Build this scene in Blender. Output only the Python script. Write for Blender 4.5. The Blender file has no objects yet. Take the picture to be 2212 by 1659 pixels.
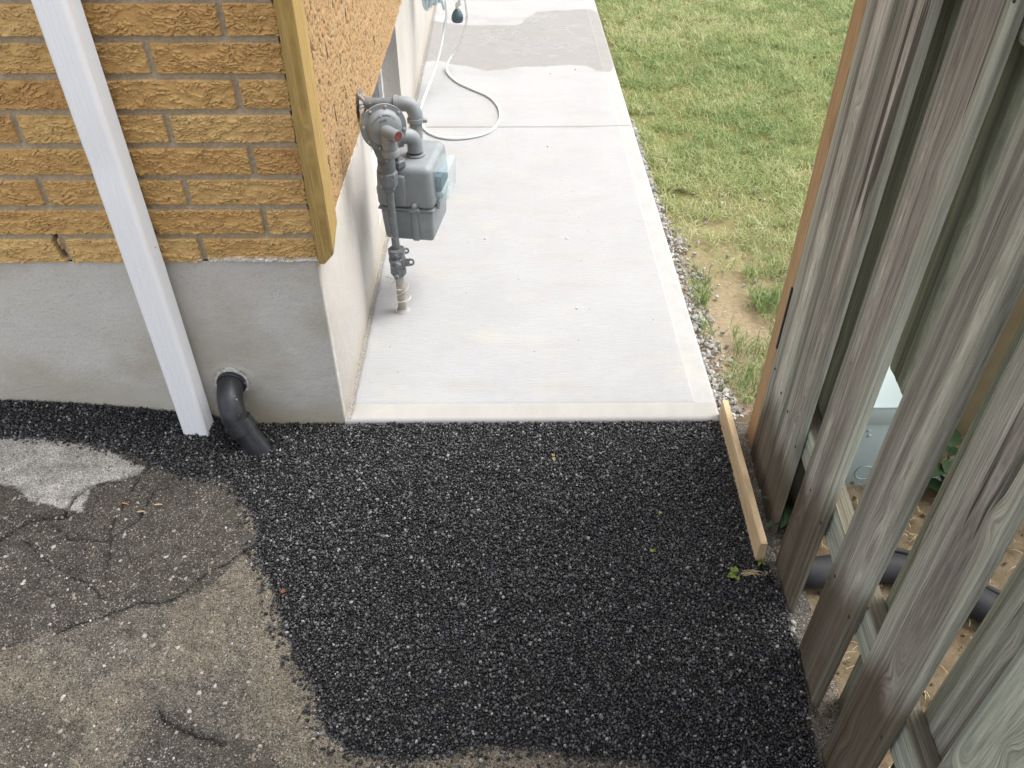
import bpy, bmesh, math, random
import numpy as np
from mathutils import Vector, Matrix
R = math.radians
rng = np.random.default_rng(7); random.seed(7)
sc = bpy.context.scene; COL = sc.collection

# ------------------------------------------------------------------ camera
FPX, TH, PS, CH = 1798.0, R(40.2), R(.45), 1.5
cam = bpy.data.cameras.new('camera'); co = bpy.data.objects.new('camera', cam); COL.objects.link(co)
cam.lens = 36*FPX/2212; cam.sensor_width = 36; cam.clip_start = .02; cam.clip_end = 500
co.location = (0, 0, CH); co.rotation_euler = (math.pi/2-TH, 0, -PS); sc.camera = co
# ------------------------------------------------------------------ sky, sun, exposure
SUN_EL, SUN_AZ = R(62), R(72)          # azimuth from +y towards +x
w = bpy.data.worlds.new('World'); sc.world = w; w.use_nodes = True
wn = w.node_tree; wn.nodes.clear()
sky = wn.nodes.new('ShaderNodeTexSky'); sky.sky_type = 'NISHITA'; sky.sun_disc = False
sky.sun_elevation = SUN_EL; sky.sun_rotation = SUN_AZ; sky.dust_density = 4; sky.air_density = 1
hs = wn.nodes.new('ShaderNodeHueSaturation'); hs.inputs['Saturation'].default_value = .28
bg = wn.nodes.new('ShaderNodeBackground'); bg.inputs['Strength'].default_value = .15
wo = wn.nodes.new('ShaderNodeOutputWorld')
wn.links.new(sky.outputs[0], hs.inputs['Color']); wn.links.new(hs.outputs[0], bg.inputs['Color']); wn.links.new(bg.outputs[0], wo.inputs['Surface'])
sl = bpy.data.lights.new('sun', 'SUN'); sl.energy = .48; sl.angle = R(26); sl.color = (1, .97, .93)
so = bpy.data.objects.new('sun', sl); COL.objects.link(so)
sd = Vector((math.sin(SUN_AZ)*math.cos(SUN_EL), math.cos(SUN_AZ)*math.cos(SUN_EL), math.sin(SUN_EL)))
so.rotation_euler = sd.to_track_quat('Z', 'Y').to_euler(); so.location = (2, 4, 8)
sc.view_settings.view_transform = 'Standard'; sc.view_settings.look = 'None'
sc.view_settings.exposure = 1.52; sc.view_settings.gamma = 1

# ------------------------------------------------------------------ measuring (photo point -> place on a known plane)
def ray(u, v):
    a = (u-1106)/FPX; b = (829.5-v)/FPX
    y = math.cos(TH)+b*math.sin(TH); z = -math.sin(TH)+b*math.cos(TH)
    return (a*math.cos(PS)+y*math.sin(PS), -a*math.sin(PS)+y*math.cos(PS), z)
def oz(u, v, z=0.): d = ray(u, v); t = (z-CH)/d[2]; return (d[0]*t, d[1]*t, z)
def oy(u, v, y): d = ray(u, v); t = y/d[1]; return (d[0]*t, y, CH+d[2]*t)
def ox(u, v, x): d = ray(u, v); t = x/d[0]; return (x, d[1]*t, CH+d[2]*t)

# ------------------------------------------------------------------ numpy noise
def hsh(ix, iy, s):
    ix = ix.astype(np.int64).astype(np.uint32); iy = iy.astype(np.int64).astype(np.uint32)
    h = ix*np.uint32(374761393)+iy*np.uint32(668265263)+np.uint32((s*2246822519) & 0xffffffff)
    h = (h ^ (h >> np.uint32(13)))*np.uint32(1274126177); h = h ^ (h >> np.uint32(16))
    h = h*np.uint32(2654435761); h = h ^ (h >> np.uint32(15))
    return h.astype(np.float64)/4294967295.
def vn(x, y, s=0):
    x = np.asarray(x, float); y = np.asarray(y, float)+0*x
    ix = np.floor(x); iy = np.floor(y); fx = x-ix; fy = y-iy
    fx = fx*fx*(3-2*fx); fy = fy*fy*(3-2*fy)
    return ((hsh(ix, iy, s)*(1-fx)+hsh(ix+1, iy, s)*fx)*(1-fy)+(hsh(ix, iy+1, s)*(1-fx)+hsh(ix+1, iy+1, s)*fx)*fy)
def fbm(x, y, o=4, s=0):
    r = 0; a = .5; t = 0
    for i in range(o):
        r = r+a*vn(x*2**i+17.3*i, y*2**i+5.1*i, s+i); t += a; a *= .5
    return r/t
def worley(x, y, s=0):
    ix = np.floor(x); iy = np.floor(y); f1 = np.full(x.shape, 9.); f2 = f1.copy(); idd = np.zeros(x.shape)
    for dx in (-1, 0, 1):
        for dy in (-1, 0, 1):
            cx = ix+dx; cy = iy+dy
            d = np.hypot(cx+hsh(cx, cy, s)-x, cy+hsh(cx, cy, s+9)-y)
            n = d < f1; f2 = np.where(n, f1, np.minimum(f2, d)); idd = np.where(n, hsh(cx, cy, s+5), idd); f1 = np.where(n, d, f1)
    return f1, f2, idd
def sst(a, b, x): t = np.clip((x-a)/(b-a), 0, 1); return t*t*(3-2*t)
def pdist(x, y, pts):
    d = np.full(np.shape(x), 9.)
    for (ax, ay), (bx, by) in zip(pts[:-1], pts[1:]):
        vx, vy = bx-ax, by-ay; t = np.clip(((x-ax)*vx+(y-ay)*vy)/(vx*vx+vy*vy), 0, 1)
        d = np.minimum(d, np.hypot(x-ax-t*vx, y-ay-t*vy))
    return d
def inside(x, y, poly):
    r = np.zeros(np.shape(x), bool); n = len(poly)
    for i in range(n):
        ax, ay = poly[i]; bx, by = poly[(i+1) % n]
        if ay == by: continue
        r ^= ((ay > y) != (by > y)) & (x < (bx-ax)*(y-ay)/(by-ay)+ax)
    return r
def G(px, z=0.): return [oz(u, v, z)[:2] for u, v in px]

# ------------------------------------------------------------------ objects
def tag(o, label=None, cat=None, group=None, kind=None):
    if label: o['label'] = label
    if cat: o['category'] = cat
    if group: o['group'] = group
    if kind: o['kind'] = kind
    return o
def empty(name, label, cat, loc=(0, 0, 0), rz=0, group=None):
    o = bpy.data.objects.new(name, None); COL.objects.link(o); o.location = loc; o.rotation_euler = (0, 0, rz); o.empty_display_size = .05
    return tag(o, label, cat, group)
def link(name, me, parent=None, loc=None):
    o = bpy.data.objects.new(name, me); COL.objects.link(o)
    if parent: o.parent = parent
    if loc: o.location = loc
    return o
def npmesh(name, V, F, mat, parent=None, attrs={}, smooth=True, midx=None):
    me = bpy.data.meshes.new(name); V = np.ascontiguousarray(V, np.float32)
    Fs = F if isinstance(F, list) else [F]
    tot = np.concatenate([np.full(len(f), f.shape[1]) for f in Fs]); idx = np.concatenate([f.ravel() for f in Fs]).astype(np.int32)
    me.vertices.add(len(V)); me.vertices.foreach_set('co', V.ravel())
    me.loops.add(len(idx)); me.loops.foreach_set('vertex_index', idx)
    me.polygons.add(len(tot)); me.polygons.foreach_set('loop_start', (np.cumsum(tot)-tot).astype(np.int32))
    me.polygons.foreach_set('loop_total', tot.astype(np.int32)); me.polygons.foreach_set('use_smooth', np.full(len(tot), smooth))
    for m in (mat if isinstance(mat, list) else [mat]): me.materials.append(m)
    if midx is not None: me.polygons.foreach_set('material_index', midx.astype(np.int32))
    for k, a in attrs.items():
        at = me.attributes.new(k, 'FLOAT', 'POINT'); at.data.foreach_set('value', np.ascontiguousarray(a, np.float32).ravel())
    me.update(); me.validate(); return link(name, me, parent)
def gridF(nx, ny, flip=False):
    i = np.arange(nx-1)[:, None]*ny+np.arange(ny-1)[None, :]; a = i.ravel()
    F = np.stack([a, a+ny, a+ny+1, a+1], 1); return F[:, ::-1] if flip else F
def grid(name, A, B, fn, mat, parent=None, attrs=None, flip=False, smooth=True):
    X, Y = np.meshgrid(A, B, indexing='ij'); P = fn(X, Y); V = np.stack([p.ravel() for p in P[:3]], 1)
    return npmesh(name, V, gridF(len(A), len(B), flip), mat, parent, {k: v.ravel() for k, v in (P[3] if len(P) > 3 else {}).items()}, smooth)
class MB:
    def __init__(s): s.bm = bmesh.new()
    def add(s, V, F, mat=None):
        vs = [s.bm.verts.new(Vector(v)) for v in V]
        for f in F:
            try: s.bm.faces.new([vs[i] for i in f])
            except ValueError: pass
        return s
    def box(s, a, b, bev=0, seg=2, taper=None, rot=None):
        b2 = bmesh.new(); bmesh.ops.create_cube(b2, size=1)
        c = [(a[i]+b[i])/2 for i in range(3)]; d = [b[i]-a[i] for i in range(3)]
        for v in b2.verts:
            k = taper if (taper and v.co.z < 0) else 1
            v.co = Vector((v.co.x*d[0]*k, v.co.y*d[1]*k, v.co.z*d[2]))
        if bev: bmesh.ops.bevel(b2, geom=b2.edges[:], offset=bev, segments=seg, profile=.5, affect='EDGES')
        if rot: bmesh.ops.transform(b2, matrix=rot, verts=b2.verts)
        b2.verts.index_update()
        s.add([v.co+Vector(c) for v in b2.verts], [[v.index for v in f.verts] for f in b2.faces]); b2.free(); return s
    def lathe(s, prof, o, ax=(0, 0, 1), n=28):
        ax = Vector(ax).normalized(); u = ax.orthogonal().normalized(); w_ = ax.cross(u); o = Vector(o)
        if prof[0][0] > 0: prof = [(0, prof[0][1])]+prof
        if prof[-1][0] > 0: prof = prof+[(0, prof[-1][1])]
        V = []; F = []; ring = []
        for r, h in prof:
            if r <= 0: ring.append([len(V)]); V.append(o+ax*h)
            else:
                ring.append(list(range(len(V), len(V)+n)))
                V += [o+ax*h+(u*math.cos(2*math.pi*k/n)+w_*math.sin(2*math.pi*k/n))*r for k in range(n)]
        for a, b in zip(ring[:-1], ring[1:]):
            for k in range(n):
                k2 = (k+1) % n
                if len(a) == 1 and len(b) == 1: continue
                if len(a) == 1: F.append([a[0], b[k], b[k2]])
                elif len(b) == 1: F.append([a[k], a[k2], b[0]])
                else: F.append([a[k], a[k2], b[k2], b[k]])
        return s.add(V, F)
    def cyl(s, a, b, r, r2=None, n=24, bev=.0):
        a = Vector(a); b = Vector(b); L = (b-a).length; r2 = r if r2 is None else r2
        p = [(r-bev, 0), (r, bev), (r2, L-bev), (r2-bev, L)] if bev else [(r, 0), (r2, L)]
        return s.lathe(p, a, b-a, n)
    def tube(s, pts, r, n=16, sm=8, cap=True):
        P = [Vector(p) for p in pts]; 
        if sm:
            Q = [P[0]*2-P[1]]+P+[P[-1]*2-P[-2]]; out = []
            rr = r if hasattr(r, '__len__') else None; ro = []
            for i in range(1, len(Q)-2):
                for k in range(sm):
                    t = k/sm; a, b, c, d = Q[i-1:i+3]
                    out.append(.5*((2*b)+(c-a)*t+(2*a-5*b+4*c-d)*t*t+(3*b-a-3*c+d)*t**3))
                    if rr: ro.append(rr[i-1]*(1-t)+rr[i]*t)
            out.append(P[-1]); P = out
            if rr: ro.append(rr[-1]); r = ro
        T = [(P[min(i+1, len(P)-1)]-P[max(i-1, 0)]).normalized() for i in range(len(P))]
        u = T[0].orthogonal().normalized(); V = []; F = []
        for i, p in enumerate(P):
            u = (u-T[i]*u.dot(T[i])).normalized(); w_ = T[i].cross(u); q = r[i] if hasattr(r, '__len__') else r
            V += [p+(u*math.cos(2*math.pi*k/n)+w_*math.sin(2*math.pi*k/n))*q for k in range(n)]
        for i in range(len(P)-1):
            for k in range(n): F.append([i*n+k, i*n+(k+1) % n, (i+1)*n+(k+1) % n, (i+1)*n+k])
        if cap: F.append(list(range(n))[::-1]); F.append([(len(P)-1)*n+k for k in range(n)])
        return s.add(V, F)
    def build(s, name, mat, parent=None, smooth=True, ang=38, loc=None):
        bmesh.ops.recalc_face_normals(s.bm, faces=s.bm.faces)
        for f in s.bm.faces: f.smooth = smooth
        me = bpy.data.meshes.new(name); s.bm.to_mesh(me); s.bm.free(); me.materials.append(mat)
        if smooth: me.set_sharp_from_angle(angle=R(ang))
        return link(name, me, parent, loc)

# ------------------------------------------------------------------ materials
class MT:
    def __init__(s, name):
        s.m = bpy.data.materials.new(name); s.m.use_nodes = True; s.t = s.m.node_tree; s.t.nodes.clear()
    def n(s, typ, ins={}, **pr):
        nd = s.t.nodes.new(typ)
        for k, v in pr.items(): setattr(nd, k, v)
        for k, v in ins.items():
            i = nd.inputs[k]
            if isinstance(v, bpy.types.NodeSocket): s.t.links.new(v, i)
            elif isinstance(v, (tuple, list)) and len(v) == 3 and i.type == 'RGBA': i.default_value = (*v, 1)
            else: i.default_value = v
        return nd
    def pos(s): return s.n('ShaderNodeTexCoord').outputs['Object']
    def at(s, name): return s.n('ShaderNodeAttribute', attribute_name=name).outputs['Fac']
    def sc3(s, vec, x, y, z): return s.n('ShaderNodeVectorMath', {0: vec, 1: (x, y, z)}, operation='MULTIPLY').outputs[0]
    def comb(s, x, y, z): return s.n('ShaderNodeCombineXYZ', {'X': x, 'Y': y, 'Z': z}).outputs[0]
    def noise(s, vec, scale, det=4, rough=.55, dist=0): return s.n('ShaderNodeTexNoise', {'Vector': vec, 'Scale': scale, 'Detail': det, 'Roughness': rough, 'Distortion': dist}).outputs['Fac']
    def vor(s, vec, scale, feat='F1', out='Distance', rnd=1.): return s.n('ShaderNodeTexVoronoi', {'Vector': vec, 'Scale': scale, 'Randomness': rnd}, feature=feat).outputs[out]
    def mth(s, op, a, b=0., clamp=False): return s.n('ShaderNodeMath', {0: a, 1: b}, operation=op, use_clamp=clamp).outputs[0]
    def ramp(s, f, st, interp='LINEAR'):
        nd = s.n('ShaderNodeValToRGB', {'Fac': f}); cr = nd.color_ramp; cr.interpolation = interp
        while len(cr.elements) < len(st): cr.elements.new(.5)
        for e, (p, c) in zip(cr.elements, st): e.position = p; e.color = (*c, 1) if hasattr(c, '__len__') else (c, c, c, 1)
        return nd.outputs['Color']
    def map(s, f, a, b, c=0., d=1.): return s.n('ShaderNodeMapRange', {'Value': f, 'From Min': a, 'From Max': b, 'To Min': c, 'To Max': d}).outputs[0]
    def mix(s, f, a, b, mode='MIX'):
        nd = s.n('ShaderNodeMix', data_type='RGBA', blend_type=mode)
        for k, v in ((0, f), (6, a), (7, b)):
            i = nd.inputs[k]
            if isinstance(v, bpy.types.NodeSocket): s.t.links.new(v, i)
            else: i.default_value = (*v, 1) if isinstance(v, tuple) and len(v) == 3 else v
        return nd.outputs[2]
    def bump(s, h, st=.5, dist=.001, nrm=None):
        d = {'Height': h, 'Strength': st, 'Distance': dist}
        if nrm is not None: d['Normal'] = nrm
        return s.n('ShaderNodeBump', d).outputs[0]
    def out(s, base, rough=.8, nrm=None, spec=.5, metal=0., **kw):
        d = {'Base Color': base, 'Roughness': rough, 'Specular IOR Level': spec, 'Metallic': metal}
        if nrm is not None: d['Normal'] = nrm
        d.update(kw); p = s.n('ShaderNodeBsdfPrincipled', d); o = s.n('ShaderNodeOutputMaterial', {'Surface': p.outputs[0]}); s.p = p
        return s.m

def m_brick(name, side=False):
    m = MT(name); P = m.pos(); mo = m.at('mortar'); bid = m.at('bid')
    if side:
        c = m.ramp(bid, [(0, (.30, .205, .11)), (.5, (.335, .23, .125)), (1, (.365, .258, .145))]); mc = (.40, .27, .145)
    else:
        c = m.ramp(bid, [(0, (0.4804, 0.2783, 0.1048)), (.3, (0.5586, 0.3495, 0.1338)), (.65, (0.6033, 0.3969, 0.1572)), (1, (0.6591, 0.4561, 0.1979))]); mc = (0.4332, 0.3622, 0.264)
    n1 = m.noise(P, 14, 5, .6); c = m.mix(m.map(n1, .35, .7), c, m.mix(.45, c, (.38, .18, .06)))
    n2 = m.noise(P, 260, 3); c = m.mix(m.map(n2, .3, .75, .0, .35), c, (.62, .40, .17))
    ef = m.at('eff'); c = m.mix(ef, c, (.72, .68, .6))
    mn = m.noise(P, 120, 5); mcol = m.ramp(mn, [(.3, tuple(v*.75 for v in mc)), (.7, tuple(v*1.15 for v in mc))])
    c = m.mix(mo, c, mcol); c = m.mix(m.at('recess_dark'), c, (.06, .045, .03))  # open joints and pits go dark; crevice shade is painted in as dark brown
    b = m.bump(m.noise(P, 420, 4), .5, .0012)
    if side:
        pit = m.map(m.vor(P, 190), .0, .3); b = m.bump(pit, .9, .002, b)
        c = m.mix(m.map(m.vor(P, 120), .05, .17, .75, 0.), c, (.16, .09, .045))
    return m.out(c, .9, b, .25)
def m_stucco(name, warm=0):
    m = MT(name); P = m.pos(); c = m.ramp(m.noise(P, 3, 5, .6), [(.3, (0.525, 0.4998, 0.4606)), (.7, (0.5985, 0.5712, 0.5341))])
    c = m.mix(m.map(m.noise(m.sc3(P, 1, 1, 1.2), 2.4, 4, .55), .46, .60, 0, .55), c, (.37, .33, .25))
    c = m.mix(m.map(m.noise(P, 190, 4), .56, .7, 0, .35), c, (.3, .28, .25))
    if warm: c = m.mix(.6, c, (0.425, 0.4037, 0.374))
    sx = m.n('ShaderNodeSeparateXYZ', {0: P}); 
    lo = m.map(m.mth('ADD', sx.outputs['Z'], m.mth('MULTIPLY', m.noise(P, 9, 4), -.12)), -.05, .04, 1, 0)
    c = m.mix(m.mth('MULTIPLY', lo, .55), c, (.42, .35, .22))
    b = m.bump(m.noise(P, 150, 5, .7), .7, .003); b = m.bump(m.noise(P, 22, 3), .4, .008, b)
    return m.out(c, .93, b, .2)
def m_flat(name, col, rough=.5, spec=.5, metal=0, nz=.12, bs=.15, scale=40, spots=None, **kw):
    m = MT(name); P = m.pos(); n = m.noise(P, scale, 5, .6)
    c = m.mix(m.map(n, .35, .7), tuple(v*(1-nz) for v in col), tuple(min(1, v*(1+nz)) for v in col))
    if spots: c = m.mix(m.map(m.noise(P, spots[0], 4, .7), spots[1], spots[1]+.03), c, spots[2])
    b = m.bump(m.noise(P, scale*4, 3), bs, .001)
    return m.out(c, rough, b, spec, metal, **kw)

def m_wood(name, cols, edge, dirt=(.085, .06, .036), gf=330., rough=.85, bs=.9, kt=(.93, .35), old=True):
    m = MT(name); ga = m.at('ga'); z = m.at('zz'); sd_ = m.at('seed'); ac = m.at('across')
    s7 = m.mth('MULTIPLY', sd_, 31.)
    v1 = m.comb(m.mth('MULTIPLY', ga, gf), m.mth('MULTIPLY', z, 1.2), s7)
    v2 = m.comb(m.mth('MULTIPLY', ga, gf*3.2), m.mth('MULTIPLY', z, 15.), s7)
    v3 = m.comb(m.mth('MULTIPLY', ga, 26.), m.mth('MULTIPLY', z, 2.2), s7)
    r1 = m.noise(v1, 1, 3, .6); r2 = m.noise(v2, 1, 3, .65); r3 = m.noise(v3, 1, 4, .6)
    c = m.ramp(m.mth('ADD', m.mth('MULTIPLY', r1, .42), m.mth('MULTIPLY', r2, .58)), [(.36, cols[0]), (.5, cols[1]), (.62, cols[2])])
    c = m.mix(m.map(r3, .45, .65, 0, .8), c, m.mix(m.map(r2, .35, .65), cols[3], cols[2]))
    e = m.mth('MULTIPLY', m.map(m.mth('ADD', ac, m.mth('MULTIPLY', r3, .5)), .62, 1.1), m.map(r3, .3, .55, .3, 1.))
    c = m.mix(m.mth('MULTIPLY', e, .85), c, m.mix(m.map(r1, .4, .6), tuple(v*.62 for v in edge), edge))
    kn = m.at('knot'); c = m.mix(m.mth('MULTIPLY', m.map(kn, kt[0], 1.), kt[1]), c, (.09, .07, .055))
    ck = m.map(m.noise(m.comb(m.mth('MULTIPLY', ga, 95.), m.mth('MULTIPLY', z, 1.3), s7), 1, 2), .675, .70)
    c = m.mix(m.mth('MULTIPLY', ck, .8 if old else .0), c, (.03, .024, .02))
    tn = m.n('ShaderNodeTexWhiteNoise', {'W': m.mth('MULTIPLY', sd_, 3.7)}, noise_dimensions='1D'); tv = tn.outputs['Value']
    pv = m.noise(m.comb(m.mth('MULTIPLY', ga, 9.), m.mth('MULTIPLY', z, 1.3), m.mth('ADD', s7, 5.)), 1, 3)
    c = m.mix(m.mth('MULTIPLY', m.map(pv, .42, .62), m.map(tv, 0, 1, .15, .75)), c, m.mix(m.map(r2, .38, .6), tuple(v*.55 for v in edge), edge))
    if old: c = m.mix(1., c, m.mix(m.map(m.noise(m.comb(m.mth('MULTIPLY', ga, 40.), m.mth('MULTIPLY', z, .8), s7), 1, 2), .35, .65), (.62, .59, .57), (1.28, 1.28, 1.25)), 'MULTIPLY')
    if old: c = m.mix(m.mth('MULTIPLY', m.map(m.noise(m.comb(m.mth('MULTIPLY', ga, 150.), m.mth('MULTIPLY', z, 2.), s7), 1, 3, .7), .54, .66), .38), c, (.07, .062, .054))
    d = m.at('dirt'); dn = m.mth('MULTIPLY', d, m.map(r1, .2, .7, 1., .72)); c = m.mix(dn, c, dirt)
    h = m.mth('SUBTRACT', m.mth('ADD', m.mth('MULTIPLY', r1, .9), m.mth('MULTIPLY', r2, .35)), m.mth('MULTIPLY', ck, .8))
    b = m.bump(h, min(bs, 1.), .005)
    return m.out(c, rough, b, .25)

M = {}
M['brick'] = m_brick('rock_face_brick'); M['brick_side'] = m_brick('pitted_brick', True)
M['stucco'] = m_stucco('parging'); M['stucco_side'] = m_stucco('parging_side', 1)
M['white'] = m_flat('white_aluminium', (.88, .89, .91), .38, .5, nz=.012, bs=.0, scale=6, spots=(60, .715, (.3, .3, .3)))
M['abs'] = m_flat('black_pipe', (.022, .024, .028), .42, .5, nz=.35, bs=.1, scale=30, spots=(38, .665, (.42, .42, .41)))
M['paint'] = m_flat('grey_meter_paint', (.215, .235, .245), .48, .45, nz=.10, bs=.12, scale=30, spots=(95, .70, (.5, .5, .48)))
M['paint2'] = m_flat('grey_pipe_paint', (.14, .15, .16), .55, .4, nz=.2, bs=.3, scale=50, spots=(60, .62, (.42, .42, .40)))
M['oldpipe'] = m_flat('weathered_galvanised', (.33, .31, .28), .6, .4, nz=.25, bs=.3, scale=60, spots=(80, .62, (.16, .11, .07)))
M['rust'] = m_flat('rusty_screen', (.17, .05, .05), .8, .3, nz=.5, bs=.8, scale=300)
M['screw'] = m_flat('zinc_screw', (.5, .5, .5), .35, .5, .8, nz=.1)
M['cover'] = m_flat('clear_index_cover', (.52, .60, .62), .12, .5, nz=.03, bs=.02, Alpha=.36)
M['index'] = m_flat('blue_index_housing', (.10, .18, .225), .5, nz=.15)
M['indexlight'] = m_flat('pale_index_plate', (.45, .55, .6), .5, nz=.1)
M['wire'] = m_flat('tracer_wire', (.62, .58, .46), .5)
M['mort'] = m_flat('rough_mortar', (.30, .28, .25), .95, .2, nz=.4, bs=1., scale=120)
M['hose'] = m_flat('clear_hose_plastic', (.74, .77, .77), .22, .5, nz=.03, bs=.02, **{'Subsurface Weight': .25, 'Subsurface Radius': (.01, .01, .01)})
M['coil'] = m_flat('pale_blue_hose', (.50, .60, .64), .3, nz=.05)
M['bulb'] = m_flat('dark_teal_rubber', (.05, .085, .10), .3, .5, nz=.2)
M['cord'] = m_flat('grey_cord', (.55, .54, .54), .45)
M['pane'] = m_flat('window_glass', (.05, .06, .07), .08, .5, nz=.05, bs=0)
M['frame'] = m_flat('window_frame', (.7, .7, .68), .5)
M['roof'] = m_flat('shingles', (.08, .075, .07), .9, nz=.3, bs=.5, scale=60)
M['utility'] = m_flat('pale_green_grey_enamel', (.34, .41, .40), .4, .5, nz=.04, bs=.05, scale=20)
M['conduit'] = m_flat('grey_conduit', (.55, .58, .6), .4)
M['plastic'] = m_flat('black_plastic', (.014, .015, .017), .7, nz=.3, scale=60)
M['steel'] = m_flat('black_hinge', (.02, .02, .02), .6, .4, nz=.4)
M['panel'] = m_flat('olive_plywood', (.17, .135, .075), .85, .2, nz=.15, scale=9)
M['rope'] = m_flat('straw', (.48, .38, .22), .9, .2, nz=.2)
GREY = [(0.1739, 0.1618, 0.1415), (0.3554, 0.3446, 0.3078), (0.5217, 0.511, 0.4552), (0.2722, 0.257, 0.2283)]
PALE = [(0.2376, 0.2508, 0.198), (0.4224, 0.4488, 0.3762), (0.5676, 0.6006, 0.5148), (0.33, 0.3498, 0.2904)]
M['wood'] = m_wood('weathered_grey_wood', GREY, (.43, .445, .37))
M['woodpale'] = m_wood('pale_green_weathered_wood', PALE, (.42, .46, .39))
M['woodgreen'] = m_wood('green_tinged_wood', [(0.215, 0.2248, 0.1662), (0.3715, 0.391, 0.303), (0.4887, 0.5181, 0.4105), (0.2932, 0.3128, 0.2444)], (0.4887, 0.5278, 0.4105))
M['woodnew'] = m_wood('new_pine', [(.33, .20, .09), (.41, .265, .13), (.47, .32, .17), (.37, .225, .10)], (.44, .30, .16), gf=150., bs=.4, old=False, dirt=(.30, .22, .13))
M['woodtrim'] = m_wood('treated_trim', [(.34, .21, .06), (.41, .265, .085), (.48, .325, .12), (.36, .23, .07)], (.45, .31, .115), gf=170., bs=.6, kt=(.6, .85), old=False)
M['woodform'] = m_wood('form_lumber', [(.52, .36, .20), (.62, .45, .27), (.68, .52, .33), (.56, .39, .22)], (.66, .5, .3), gf=120., bs=.4, old=False, dirt=(.35, .25, .16))

# ------------------------------------------------------------------ ground heights
YW, XW = 1.612, -.422      # front face and side face of the foundation
def g_old(x, y): return .052*sst(.62, 1.32, -x)*sst(.4, 1.5, y)+.0015
PATHZ = .022
edge_px = [(0, 945), (130, 950), (215, 965), (290, 985), (320, 1005), (400, 1030), (480, 1035), (520, 1075), (545, 1110), (550, 1150), (548, 1190), (565, 1225), (590, 1290), (600, 1340), (620, 1390), (640, 1440), (668, 1480), (680, 1540), (700, 1580), (740, 1618), (800, 1640), (860, 1650), (950, 1638), (1000, 1622), (1100, 1620), (1200, 1625), (1260, 1642), (1400, 1658)]
E_ = []
for u, v in edge_px:
    z = 0
    for _ in range(6): p = oz(u, v, z); z = float(g_old(np.float64(p[0]), np.float64(p[1])))+.004
    E_.append((p[0], p[1]))
NEW = [(-3.2, 1.53), (-2.0, 1.50)]+E_+[(.35, .66), (.45, .4), (.5, -.6), (.545, -.6), (.558, .7), (.585, .95), (.588, 1.05), (.575, 1.13), (.552, 1.16), (.566, 1.4), (.555, 1.604), (XW-.002, 1.604), (XW-.002, YW+.004), (-3.2, YW+.004)]
def new_mask(x, y):
    n = .006*(fbm(x*40, y*40, 3, 3)-.5)*2; return inside(x+n, y+.9*n, NEW)
NEWE = [(-3.2, 1.53), (-2.0, 1.50)]+E_+[(.35, .66), (.45, .4)]
def g_new(x, y):
    d = pdist(x, y, NEWE); t = sst(0, .03, d)
    z = g_old(x, y)+.011*t+.003*(fbm(x*9, y*9, 3, 8)-.5)
    z = z+.030*np.exp(-((YW-y)/.045)**2)*sst(.62, .95, -x)
    z = z+.026*np.exp(-((x+.79)**2+(y-1.545)**2)/.055**2)
    z = z-.005*np.exp(-((YW-y)/.03)**2)*(x > -.7)*(x < -.4)
    return z

# ------------------------------------------------------------------ setting: ground
m = MT('lawn_soil'); P = m.pos(); c = m.ramp(m.noise(P, 5, 5, .6), [(.35, (.12, .13, .045)), (.55, (.20, .18, .08)), (.7, (.13, .16, .05))])
far = m.n('ShaderNodeVectorMath', {0: P}, operation='LENGTH').outputs['Value']
sx = m.n('ShaderNodeSeparateXYZ', {0: P})
near = m.mth('MULTIPLY', m.map(sx.outputs['Y'], 2.9, 1.9), m.map(m.noise(P, 6, 4), .12, .35))
c = m.mix(near, c, m.ramp(m.noise(P, 60, 5, .7), [(.3, (.23, .17, .11)), (.7, (.36, .285, .20))]))
MS = m.out(c, .95, m.bump(m.noise(P, 60, 5), .6, .01), .1)
ax = np.concatenate([[-60, -20, -6, -3], np.arange(.45, 3.4, .03), [4, 6, 20, 60]]); ay = np.concatenate([[-60, -20, -6, -1, .5], np.arange(1.0, 7, .04), [9, 20, 60]])
def fg(X, Y):
    k = ((X > .4) & (X < 3.4) & (Y > .9) & (Y < 7)); return X, Y, -.034+k*.018*(fbm(X*7, Y*7, 4, 2)-.3)
ob = grid('ground', ax, ay, fg, MS); tag(ob, kind='structure')

m = MT('tan_dirt'); P = m.pos(); c = m.ramp(m.noise(P, 18, 6, .65), [(.3, (0.081, 0.05967, 0.03645)), (.5, (0.1485, 0.1158, 0.0729)), (.72, (0.2092, 0.1685, 0.113))])
c = m.mix(m.map(m.noise(P, 4, 3), .45, .65, 0, .7), c, (.13, .09, .055))
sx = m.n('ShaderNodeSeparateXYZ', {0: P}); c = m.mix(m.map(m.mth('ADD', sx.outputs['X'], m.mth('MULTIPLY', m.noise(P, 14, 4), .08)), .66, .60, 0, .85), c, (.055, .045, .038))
MDirt = m.out(c, .95, m.bump(m.noise(P, 90, 5, .7), .9, .006), .1)
def fd(X, Y):
    z = -.004+.016*(fbm(X*14, Y*14, 5, 5)-.5)+.01*(fbm(X*60, Y*60, 2, 6)-.5); z = z-.04*sst(1.62, 1.72, Y); return X, Y, z
ob = grid('dirt_bed', np.concatenate([np.arange(.555, 1.9, .008), [2.2, 2.8]]), np.concatenate([[-4, -1], np.arange(.35, 1.74, .008)]), fd, MDirt); tag(ob, kind='structure')

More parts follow.
